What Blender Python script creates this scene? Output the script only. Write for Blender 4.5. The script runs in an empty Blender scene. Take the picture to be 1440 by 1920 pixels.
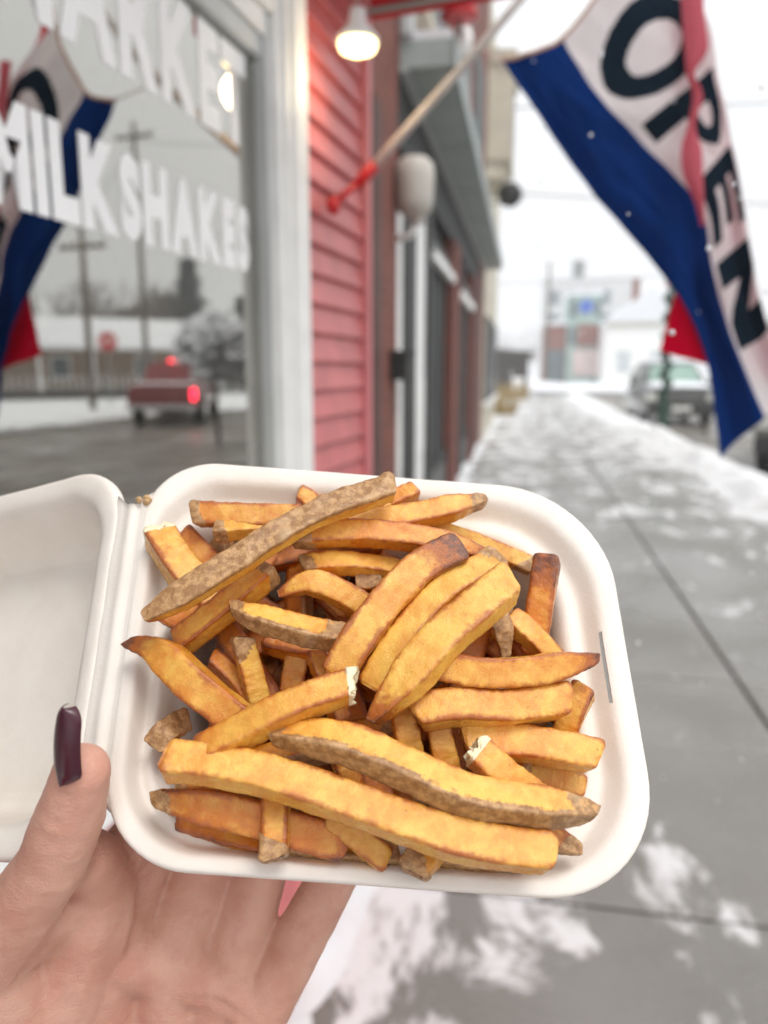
import bpy, bmesh, math, random
import numpy as np
from mathutils import Vector, Matrix, noise as mnoise

# ------------------------------------------------------------------ camera, sky, sun, exposure
scene = bpy.context.scene
R = math.radians
cam_d = bpy.data.cameras.new('camera')
cam = bpy.data.objects.new('camera', cam_d)
scene.collection.objects.link(cam)
cam.location = (0, 0, 1.45)
cam.rotation_euler = (R(90 - 10.54), 0, R(10.26))
cam_d.sensor_fit = 'HORIZONTAL'
cam_d.sensor_width = 36
cam_d.lens = 36
cam_d.clip_start = 0.02
cam_d.clip_end = 2000
cam_d.dof.use_dof = True
cam_d.dof.focus_distance = 0.243
cam_d.dof.aperture_fstop = 10.5
scene.camera = cam

world = bpy.data.worlds.new('World')
scene.world = world
world.use_nodes = True
wn = world.node_tree.nodes
wl = world.node_tree.links
bg = wn['Background']
sky = wn.new('ShaderNodeTexSky')
sky.sky_type = 'NISHITA'
sky.sun_disc = False
sky.sun_elevation = R(62)
sky.sun_rotation = R(135)
sky.air_density = 1.0
sky.dust_density = 6.0
hsv = wn.new('ShaderNodeHueSaturation')
hsv.inputs['Saturation'].default_value = 0.08
wl.new(sky.outputs[0], hsv.inputs['Color'])
over = wn.new('ShaderNodeMix')
over.data_type = 'RGBA'
over.inputs[0].default_value = 0.93          # a closed cloud deck: almost even white
wl.new(hsv.outputs[0], over.inputs[6])
over.inputs[7].default_value = (9.3, 9.45, 9.6, 1)
# an overcast dome is brighter overhead than at the horizon
tc = wn.new('ShaderNodeTexCoord'); sep = wn.new('ShaderNodeSeparateXYZ'); mr = wn.new('ShaderNodeMapRange')
wl.new(tc.outputs['Generated'], sep.inputs[0]); wl.new(sep.outputs[2], mr.inputs[0])
for i_, v_ in enumerate((0.0, 1.0, 0.92, 1.6)): mr.inputs[1 + i_].default_value = v_
dome = wn.new('ShaderNodeVectorMath'); dome.operation = 'SCALE'
wl.new(over.outputs[2], dome.inputs[0]); wl.new(mr.outputs[0], dome.inputs['Scale'])
wl.new(dome.outputs[0], bg.inputs['Color'])
bg.inputs['Strength'].default_value = 0.1

sun_d = bpy.data.lights.new('sun', 'SUN')
sun = bpy.data.objects.new('sun', sun_d)
scene.collection.objects.link(sun)
sun_d.energy = 1.5
sun_d.angle = R(22)
sun_d.color = (1, 0.97, 0.93)
sun.rotation_euler = Vector((-math.sin(R(135))*math.cos(R(62)), -math.cos(R(135))*math.cos(R(62)), -math.sin(R(62)))).to_track_quat('-Z', 'Y').to_euler()

vs = scene.view_settings
vs.view_transform = 'Standard'
vs.look = 'None'
vs.gamma = 1
vs.use_curve_mapping = False
vs.exposure = 0.12
scene.render.engine = 'CYCLES'
scene.cycles.use_denoising = True
scene.cycles.use_adaptive_sampling = True
scene.cycles.adaptive_threshold = 0.02
scene.cycles.max_bounces = 8
scene.cycles.volume_bounces = 3
scene.cycles.transparent_max_bounces = 16
scene.cycles.caustics_reflective = False
scene.cycles.caustics_refractive = False

# ------------------------------------------------------------------ helpers
col = scene.collection

def V(*a):
    return Vector(a)

def tag(o, label=None, cat=None, group=None, kind=None):
    if label: o['label'] = label
    if cat: o['category'] = cat
    if group: o['group'] = group
    if kind: o['kind'] = kind
    return o

def obj(name, verts, faces, mat, parent=None, smooth=False, loc=None, rotz=0):
    me = bpy.data.meshes.new(name)
    me.from_pydata([tuple(v) for v in verts], [], faces)
    me.update()
    if smooth:
        me.polygons.foreach_set('use_smooth', [True] * len(me.polygons))
    if mat: me.materials.append(mat)
    o = bpy.data.objects.new(name, me)
    col.objects.link(o)
    if parent: o.parent = parent
    if loc: o.location = loc
    if rotz: o.rotation_euler = (0, 0, rotz)
    return o

def empty(name, loc=(0, 0, 0), rotz=0):
    o = bpy.data.objects.new(name, None)
    col.objects.link(o)
    o.location = loc
    o.rotation_euler = (0, 0, rotz)
    o.empty_display_size = 0.1
    return o

class MB:
    """collects shapes into one mesh"""
    def __init__(s):
        s.v = []; s.f = []
    def add(s, v, f):
        b = len(s.v)
        s.v += [tuple(p) for p in v]
        s.f += [tuple(i + b for i in q) for q in f]
        return s
    def box(s, a, b):
        x0, y0, z0 = a; x1, y1, z1 = b
        v = [(x0,y0,z0),(x1,y0,z0),(x1,y1,z0),(x0,y1,z0),(x0,y0,z1),(x1,y0,z1),(x1,y1,z1),(x0,y1,z1)]
        return s.add(v, [(3,2,1,0),(4,5,6,7),(0,1,5,4),(1,2,6,5),(2,3,7,6),(3,0,4,7)])
    def bbox(s, a, b, r=0.01, seg=2):
        """box with rounded edges"""
        bm = bmesh.new()
        bmesh.ops.create_cube(bm, size=1)
        for v in bm.verts:
            v.co = Vector([a[i] + (b[i] - a[i]) * (v.co[i] + .5) for i in range(3)])
        bmesh.ops.bevel(bm, geom=bm.edges[:], offset=r, segments=seg, affect='EDGES', profile=.5)
        bm.verts.index_update()
        s.add([v.co.copy() for v in bm.verts], [[v.index for v in f.verts] for f in bm.faces])
        bm.free()
        return s
    def tube(s, pts, rad, n=8, cap=True):
        pts = [Vector(p) for p in pts]
        if not isinstance(rad, (list, tuple)): rad = [rad] * len(pts)
        v = []; f = []
        ref = None
        for i, p in enumerate(pts):
            t = (pts[min(i+1, len(pts)-1)] - pts[max(i-1, 0)]).normalized()
            if ref is None:
                ref = t.orthogonal().normalized()
            ref = (ref - t * ref.dot(t)).normalized()
            w = t.cross(ref)
            for k in range(n):
                a = 2 * math.pi * k / n
                v.append(p + (ref * math.cos(a) + w * math.sin(a)) * rad[i])
        for i in range(len(pts) - 1):
            for k in range(n):
                f.append((i*n+k, i*n+(k+1) % n, (i+1)*n+(k+1) % n, (i+1)*n+k))
        if cap:
            f.append(tuple(range(n))[::-1]); f.append(tuple((len(pts)-1)*n + k for k in range(n)))
        return s.add(v, f)
    def lathe(s, prof, c=(0, 0, 0), n=24, axis=2):
        v = []; f = []
        for r, z in prof:
            for k in range(n):
                a = 2 * math.pi * k / n
                q = [r * math.cos(a), r * math.sin(a), z]
                if axis == 0: q = [z, q[0], q[1]]
                if axis == 1: q = [q[1], z, q[0]]
                v.append((q[0]+c[0], q[1]+c[1], q[2]+c[2]))
        for i in range(len(prof) - 1):
            for k in range(n):
                f.append((i*n+k, i*n+(k+1) % n, (i+1)*n+(k+1) % n, (i+1)*n+k))
        f.append(tuple(range(n))[::-1]); f.append(tuple((len(prof)-1)*n + k for k in range(n)))
        return s.add(v, f)
    def prism(s, poly, a, b, axis=1):
        """polygon in two axes, extruded along the third from a to b"""
        n = len(poly); v = []
        for t in (a, b):
            for (p, q) in poly:
                v.append({0: (t, p, q), 1: (p, t, q), 2: (p, q, t)}[axis])
        f = [tuple(range(n)), tuple(range(2*n-1, n-1, -1))]
        for i in range(n):
            j = (i + 1) % n
            f.append((i, i+n, j+n, j))
        return s.add(v, f)
    def sphere(s, c, r, nu=12, nv=8, sc=(1, 1, 1)):
        v = []; f = []
        for i in range(nv + 1):
            th = math.pi * i / nv
            for k in range(nu):
                a = 2 * math.pi * k / nu
                v.append((c[0]+r*sc[0]*math.sin(th)*math.cos(a), c[1]+r*sc[1]*math.sin(th)*math.sin(a), c[2]+r*sc[2]*math.cos(th)))
        for i in range(nv):
            for k in range(nu):
                f.append((i*nu+k, (i+1)*nu+k, (i+1)*nu+(k+1) % nu, i*nu+(k+1) % nu))
        return s.add(v, f)
    def build(s, name, mat, parent=None, smooth=False, **k):
        return obj(name, s.v, s.f, mat, parent, smooth, **k)

def smooth_by_angle(o, ang=40):
    me = o.data
    me.polygons.foreach_set('use_smooth', [True] * len(me.polygons))
    me.set_sharp_from_angle(angle=R(ang))
    return o

def recalc(o):
    bm = bmesh.new(); bm.from_mesh(o.data)
    bmesh.ops.recalc_face_normals(bm, faces=bm.faces)
    bm.to_mesh(o.data); bm.free()
    return o

# ------------------------------------------------------------------ materials
class NT:
    def __init__(s, name):
        s.m = bpy.data.materials.new(name)
        s.m.use_nodes = True
        s.t = s.m.node_tree
        s.bsdf = s.t.nodes['Principled BSDF']
        s.out = s.t.nodes['Material Output']
        s.pos = None
    def n(s, kind, **kw):
        nd = s.t.nodes.new('ShaderNode' + kind)
        for k, v in kw.items(): setattr(nd, k, v)
        return nd
    def link(s, a, b): s.t.links.new(a, b)
    def co(s):
        if s.pos is None:
            s.pos = s.n('NewGeometry').outputs['Position']
        return s.pos
    def noise(s, scale, detail=4, rough=.55, vec=None, stretch=None, dist=0):
        nd = s.n('TexNoise')
        nd.inputs['Scale'].default_value = scale
        nd.inputs['Detail'].default_value = detail
        nd.inputs['Roughness'].default_value = rough
        nd.inputs['Distortion'].default_value = dist
        v = vec or s.co()
        if stretch:
            mp = s.n('Mapping'); mp.inputs['Scale'].default_value = stretch
            if len(stretch) > 3: pass
            s.link(v, mp.inputs['Vector']); v = mp.outputs[0]
        s.link(v, nd.inputs['Vector'])
        return nd.outputs['Fac']
    def ramp(s, fac, lo, hi, a=0, b=1):
        nd = s.n('MapRange'); nd.interpolation_type = 'SMOOTHSTEP'
        for i, v in enumerate((lo, hi, a, b)): nd.inputs[1 + i].default_value = v
        s.link(fac, nd.inputs[0])
        return nd.outputs[0]
    def mix(s, fac, a, b):
        nd = s.n('Mix', data_type='RGBA')
        for sock, v in ((nd.inputs[0], fac), (nd.inputs[6], a), (nd.inputs[7], b)):
            if hasattr(v, 'is_linked'): s.link(v, sock)
            elif isinstance(v, (int, float)): sock.default_value = v
            else: sock.default_value = (*v, 1)
        return nd.outputs[2]
    def math(s, op, a, b=0, clamp=False):
        nd = s.n('Math', operation=op, use_clamp=clamp)
        for i, v in enumerate((a, b)):
            if hasattr(v, 'is_linked'): s.link(v, nd.inputs[i])
            else: nd.inputs[i].default_value = v
        return nd.outputs[0]
    def bump(s, h, strength=.3, dist=.01, prev=None):
        nd = s.n('Bump')
        nd.inputs['Strength'].default_value = strength
        nd.inputs['Distance'].default_value = dist
        s.link(h, nd.inputs['Height'])
        if prev: s.link(prev, nd.inputs['Normal'])
        return nd.outputs[0]
    def set(s, **kw):
        names = dict(color='Base Color', rough='Roughness', metal='Metallic', normal='Normal', spec='Specular IOR Level', sss='Subsurface Weight',
                     emit='Emission Color', estr='Emission Strength', coat='Coat Weight', trans='Transmission Weight', ior='IOR', alpha='Alpha')
        for k, v in kw.items():
            sock = s.bsdf.inputs[names[k]]
            if hasattr(v, 'is_linked'): s.link(v, sock)
            elif isinstance(v, (int, float)): sock.default_value = v
            else: sock.default_value = (*v, 1)
        return s

def plain(name, c, rough=.6, var=.15, scale=6, bump=.1, bs=60, bd=.004, **kw):
    """one colour with uneven tone and a little relief"""
    t = NT(name)
    f = t.ramp(t.noise(scale, 5), .3, .7)
    t.set(color=t.mix(f, [x * (1 - var) for x in c], [min(1, x * (1 + var)) for x in c]), rough=rough, **kw)
    if bump: t.set(normal=t.bump(t.noise(bs, 3), bump, bd))
    return t.m

M = {}
M['red'] = plain('red_vinyl_siding', (.56, .145, .145), .42, .12, 9, .12, 130, .002)
M['redpost'] = plain('red_corner_trim', (.62, .22, .23), .45, .08)
M['redcloth'] = plain('red_awning_cloth', (.50, .012, .022), .8, .15, 12, .1, 200, .002)
M['redpaint'] = plain('red_enamel', (.55, .015, .02), .35, .1)
M['white'] = plain('white_painted_wood', (.88, .88, .86), .5, .05, 14, .06, 90, .002)
M['soffit'] = plain('grey_green_soffit', (.34, .39, .375), .6, .06)
M['lightgrey'] = plain('light_grey_paint', (.50, .53, .53), .5, .06)
M['shadeframe'] = plain('shaded_inner_frame', (.60, .62, .61), .5, .06)  # grey puts the shadow on the jamb faces into their colour
M['black'] = plain('black_frame_paint', (.012, .014, .013), .65, .2)
M['rubber'] = plain('tyre_rubber', (.02, .02, .02), .85, .2)
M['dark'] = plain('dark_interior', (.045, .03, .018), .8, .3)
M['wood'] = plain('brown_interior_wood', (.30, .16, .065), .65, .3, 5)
M['pole'] = plain('pale_pole_wood', (.56, .53, .50), .5, .1, 20)
M['galv'] = plain('grey_metal', (.24, .28, .27), .45, .1, 4, .05, 30)
M['greymetal'] = plain('dull_grey_metal', (.09, .10, .095), .5, .12)
M['teal'] = plain('teal_grey_paint', (.16, .22, .23), .5, .15)
M['tealpanel'] = plain('pale_teal_panel', (.34, .46, .42), .6, .1, 2)
M['cream'] = plain('cream_stucco', (.56, .52, .42), .8, .08, 3, .2, 40)
M['blue'] = plain('blue_sign_paint', (.04, .12, .5), .5, .05)
M['timber'] = plain('weathered_pole_timber', (.10, .075, .05), .85, .3, 8, .3, 30)
M['bark'] = plain('grey_brown_bark', (.11, .085, .07), .9, .3, 10, .4, 30)
M['needles'] = plain('dark_conifer_needles', (.035, .055, .04), .8, .4, 3)
M['drygrass'] = plain('dry_yellow_grass', (.38, .27, .10), .9, .3, 4)
M['garland'] = plain('dark_green_garland', (.012, .05, .03), .8, .4, 30)
M['brownwall'] = plain('brown_board_wall', (.035, .026, .022), .8, .2, 3)
M['cable'] = plain('black_cable', (.10, .10, .10), .6, .1)
M['clayhouse'] = plain('tan_house_wall', (.32, .22, .14), .8, .15, 3)
M['carpaint'] = plain('grey_car_paint', (.045, .05, .047), .3, .1, 3, 0, coat=.5)
M['beigepaint'] = plain('grey_beige_car_paint', (.20, .19, .165), .3, .1, 3, 0, coat=.5)
M['truckpaint'] = plain('dark_red_car_paint', (.20, .022, .024), .28, .12, 3, 0, coat=.6)
M['chrome'] = plain('dull_chrome', (.5, .5, .5), .3, .1, 5, 0, metal=.8)
M['lens'] = plain('clear_lamp_lens', (.65, .65, .6), .2, .1, 20, 0)
M['windscreen'] = plain('pale_green_windscreen', (.24, .36, .31), .15, .1, 2, 0)
M['asphalt'] = None

def snow_mat(name, tint=(.82, .84, .87), dirty=.0):
    t = NT(name)
    f = t.ramp(t.noise(3, 6), .35, .75)
    c = t.mix(f, tint, [x * .9 for x in tint])
    if dirty:
        d = t.ramp(t.noise(2.2, 7, .65), .48, .68)
        c = t.mix(t.math('MULTIPLY', d, dirty), c, (.30, .27, .22))
    b = t.bump(t.noise(40, 6, .6), .5, .02)
    t.set(color=c, rough=.85, normal=b, spec=.25)
    return t.m
M['snow'] = snow_mat('snow')
M['dirtysnow'] = snow_mat('trodden_snow', (.82, .83, .84), .35)

def concrete_mat():
    t = NT('wet_concrete')
    a = t.ramp(t.noise(.9, 6, .6), .3, .7)
    c = t.mix(a, (.135, .127, .105), (.205, .20, .188))
    fine = t.noise(160, 6, .7)
    c = t.mix(t.math('MULTIPLY', t.ramp(fine, .42, .7), .4), c, (.30, .295, .28))
    oi = t.n('ObjectInfo')
    c = t.mix(t.math('MULTIPLY', oi.outputs['Random'], .35), c, (.23, .215, .19))
    # a thin frozen dusting, thicker by the wall and the kerb, blown into streaks
    sx = t.n('SeparateXYZ'); t.link(t.co(), sx.inputs[0])
    d = t.math('ADD', t.math('MULTIPLY', t.noise(1.9, 8, .66, stretch=(1.5, .8, 1), dist=.5), .75), t.math('MULTIPLY', t.noise(.7, 3), .25))
    wallside = t.math('MULTIPLY', t.ramp(sx.outputs[0], -.4, .55, 1, 0), t.ramp(sx.outputs[1], 1.6, 3.2, .105, .035))
    kerbside = t.ramp(sx.outputs[0], 1.3, 2.6, 0, .07)
    far = t.ramp(sx.outputs[1], 4, 16, -.03, .035)
    cov = t.math('ADD', t.math('ADD', d, wallside), t.math('ADD', kerbside, far))
    dust = t.math('MULTIPLY', t.ramp(cov, .522, .592), .86)
    c = t.mix(dust, c, (.76, .76, .77))
    wet = t.ramp(t.noise(1.3, 5), .4, .62, .14, .45)
    r = t.math('ADD', wet, t.math('MULTIPLY', dust, .4), True)
    t.set(color=c, rough=r, normal=t.bump(fine, .25, .006))
    return t.m
M['concrete'] = concrete_mat()

def asphalt_mat():
    t = NT('slushy_asphalt')
    c = t.mix(t.ramp(t.noise(60, 5), .3, .7), (.085, .072, .055), (.135, .118, .092))
    d = t.ramp(t.noise(.8, 7, .65, stretch=(2.2, .35, 1)), .50, .72)
    c = t.mix(t.math('MULTIPLY', d, .7), c, (.55, .54, .52))
    t.set(color=c, rough=t.ramp(t.noise(.7, 4), .35, .65, .25, .6), normal=t.bump(t.noise(90, 4), .3, .01))
    return t.m
M['asphalt'] = asphalt_mat()

def brick_mat(name, c1=(.19, .048, .032), c2=(.12, .03, .02), mort=(.16, .10, .085)):
    t = NT(name)
    mp = t.n('Mapping'); mp.inputs['Rotation'].default_value = (R(90), 0, R(90))
    cx = t.n('CombineXYZ'); sx = t.n('SeparateXYZ')
    t.link(t.co(), sx.inputs[0])
    t.link(t.math('ADD', sx.outputs[0], sx.outputs[1]), cx.inputs[0]); t.link(sx.outputs[2], cx.inputs[1])
    b = t.n('TexBrick')
    b.inputs['Scale'].default_value = 1
    b.inputs['Brick Width'].default_value = .21; b.inputs['Row Height'].default_value = .072
    b.inputs['Mortar Size'].default_value = .006; b.inputs['Mortar Smooth'].default_value = .2
    b.inputs['Color1'].default_value = (*c1, 1); b.inputs['Color2'].default_value = (*c2, 1); b.inputs['Mortar'].default_value = (*mort, 1)
    t.link(cx.outputs[0], b.inputs['Vector'])
    c = t.mix(t.math('MULTIPLY', t.ramp(t.noise(2, 5), .3, .8), .6), b.outputs['Color'], (.22, .065, .045))
    t.set(color=c, rough=.85, normal=t.bump(b.outputs['Fac'], -.6, .008))
    return t.m
M['brick'] = brick_mat('red_brown_brick')
M['brick2'] = brick_mat('dull_red_brick', (.28, .11, .085), (.22, .085, .065))

def glass_mat(name, refl=.5, ior=2.2, tint=(1, 1, 1)):
    """plate glass: mirror by Fresnel, clear otherwise"""
    t = NT(name)
    t.t.nodes.remove(t.bsdf)
    gl = t.n('BsdfGlossy'); gl.inputs['Roughness'].default_value = 0.0; gl.inputs['Color'].default_value = (.96, .94, .88, 1)
    tr = t.n('BsdfTransparent'); tr.inputs['Color'].default_value = (*tint, 1)
    lw = t.n('Fresnel'); lw.inputs['IOR'].default_value = ior
    f = t.math('ADD', lw.outputs[0], refl, True)
    mx = t.n('MixShader')
    t.link(f, mx.inputs[0]); t.link(tr.outputs[0], mx.inputs[1]); t.link(gl.outputs[0], mx.inputs[2])
    t.link(mx.outputs[0], t.out.inputs['Surface'])
    return t.m
M['shopglass'] = glass_mat('shop_window_glass', .37, 1.9, (.85, .86, .84))
M['storeglass'] = plain('dark_store_glass', (.012, .014, .014), .3, .2, 2, 0, spec=.12)

def emit_mat(name, c, s):
    t = NT(name)
    t.set(color=c, emit=c, estr=s, rough=.4)
    return t.m
M['bulb'] = emit_mat('lit_warm_bulb', (1, .82, .40), 4)
M['fairy'] = emit_mat('fairy_light', (1, .72, .35), 60)
M['brake'] = emit_mat('lit_brake_lamp', (1, .02, .06), 9)
M['headlamp'] = emit_mat('lit_amber_lamp', (1, .75, .4), 2)

def cloth(name, c, through=.35):
    t = NT(name)
    t.t.nodes.remove(t.bsdf)
    tex = t.noise(700, 2)
    cc = t.mix(t.ramp(tex, .3, .7), [x * .9 for x in c], c)
    df = t.n('BsdfDiffuse'); tl = t.n('BsdfTranslucent'); mx = t.n('MixShader'); mx.inputs[0].default_value = through
    t.link(cc, df.inputs[0]); t.link(cc, tl.inputs[0])
    t.link(df.outputs[0], mx.inputs[1]); t.link(tl.outputs[0], mx.inputs[2]); t.link(mx.outputs[0], t.out.inputs['Surface'])
    return t.m

def pulp_mat():
    t = NT('white_moulded_pulp')
    f = t.ramp(t.noise(55, 6, .6), .3, .75)
    c = t.mix(f, (.83, .765, .69), (.88, .825, .755))
    sp = t.ramp(t.noise(420, 2), .74, .80)
    c = t.mix(t.math('MULTIPLY', sp, .15), c, (.6, .45, .25))
    st = t.ramp(t.noise(38, 5, .6), .66, .76)
    c = t.mix(t.math('MULTIPLY', st, .22), c, (.78, .62, .36))
    h = t.math('ADD', t.noise(900, 4), t.math('MULTIPLY', t.noise(160, 3), .8))
    t.set(color=c, rough=.62, spec=.35, normal=t.bump(h, .16, .0008), sss=.08)
    t.bsdf.inputs['Subsurface Radius'].default_value = (.003, .0024, .002)
    t.bsdf.inputs['Subsurface Scale'].default_value = 1
    return t.m
M['pulp'] = pulp_mat()

def fry_mat():
    t = NT('fried_potato')
    at = t.n('VertexColor', layer_name='cook')
    se = t.n('SeparateColor'); t.link(at.outputs['Color'], se.inputs[0])
    brown, skin, white, tone = se.outputs[0], se.outputs[1], se.outputs[2], at.outputs['Alpha']
    big = t.noise(120, 4); mid = t.noise(420, 5, .6); fine = t.noise(1900, 3)
    blot = t.math('ADD', t.math('MULTIPLY', t.ramp(big, .3, .7), .55), t.math('MULTIPLY', t.ramp(mid, .3, .7), .25))
    k = t.math('ADD', t.math('ADD', t.math('MULTIPLY', tone, .72), t.math('MULTIPLY', brown, .55)), t.math('MULTIPLY', t.math('SUBTRACT', blot, .38), 1.1), True)
    c = t.mix(k, (.90, .53, .095), (.68, .20, .006))
    pale = t.ramp(mid, .55, .75)
    c = t.mix(t.math('MULTIPLY', pale, .2), c, (.94, .64, .19))
    br = t.math('ADD', brown, t.math('MULTIPLY', t.math('SUBTRACT', mid, .5), .9))
    c = t.mix(t.ramp(br, .24, .70, 0, .9), c, (.40, .092, .006))
    c = t.mix(t.ramp(br, .78, 1.1), c, (.15, .040, .012))
    dot = t.ramp(t.noise(650, 1), .745, .79)
    c = t.mix(t.math('MULTIPLY', dot, .55), c, (.22, .08, .015))
    # potato skin
    sk = t.mix(t.ramp(mid, .36, .62), (.60, .345, .145), (.34, .165, .055))
    sk = t.mix(t.math('MULTIPLY', t.ramp(fine, .52, .66), .45), sk, (.18, .085, .03))
    sk = t.mix(t.math('MULTIPLY', t.ramp(big, .55, .75), .5), sk, (.58, .40, .22))
    sm = t.ramp(t.math('ADD', skin, t.math('MULTIPLY', t.math('SUBTRACT', mid, .5), 1.3)), .36, .64)
    c = t.mix(sm, c, sk)
    c = t.mix(t.ramp(t.math('ADD', white, t.math('MULTIPLY', t.math('SUBTRACT', mid, .5), .5)), .45, .65), c, (.90, .78, .52))
    h = t.math('ADD', t.math('MULTIPLY', mid, .45), t.math('MULTIPLY', t.noise(1700, 4, .7), .8))
    rg = t.math('ADD', t.ramp(mid, .35, .7, .22, .40), t.math('MULTIPLY', sm, .22), True)
    nb_ = t.bump(h, .42, .0011)
    nc_ = t.bump(h, .22, .0008)
    t.set(color=c, rough=rg, spec=.55, sss=.10, coat=.32, normal=nb_)
    t.link(nc_, t.bsdf.inputs['Coat Normal']); t.bsdf.inputs['Coat Roughness'].default_value = .2
    t.bsdf.inputs['Subsurface Radius'].default_value = (.0040, .0015, .0004)
    t.bsdf.inputs['Subsurface Scale'].default_value = 1
    return t.m
M['fry'] = fry_mat()

def skin_mat():
    t = NT('skin')
    a = t.ramp(t.noise(45, 4), .3, .7)
    c = t.mix(a, (.60, .295, .215), (.72, .415, .315))
    c = t.mix(t.math('MULTIPLY', t.ramp(t.noise(120, 5, .65), .5, .72), .45), c, (.60, .27, .22))
    wr = t.noise(230, 6, .65, stretch=(1, 1, 2.4), dist=1.6)
    pores = t.n('TexVoronoi'); pores.inputs['Scale'].default_value = 1500; t.link(t.co(), pores.inputs['Vector'])
    h = t.math('ADD', t.math('MULTIPLY', wr, 1.5), t.math('MULTIPLY', pores.outputs['Distance'], .35))
    t.set(color=c, rough=.5, spec=.4, sss=.3, normal=t.bump(h, .42, .0010))
    t.bsdf.inputs['Subsurface Radius'].default_value = (.006, .0022, .0012)
    t.bsdf.inputs['Subsurface Scale'].default_value = 1
    return t.m
M['skin'] = skin_mat()
M['nail'] = plain('burgundy_nail_polish', (.050, .003, .014), .30, .1, 100, 0, coat=.15)

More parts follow.
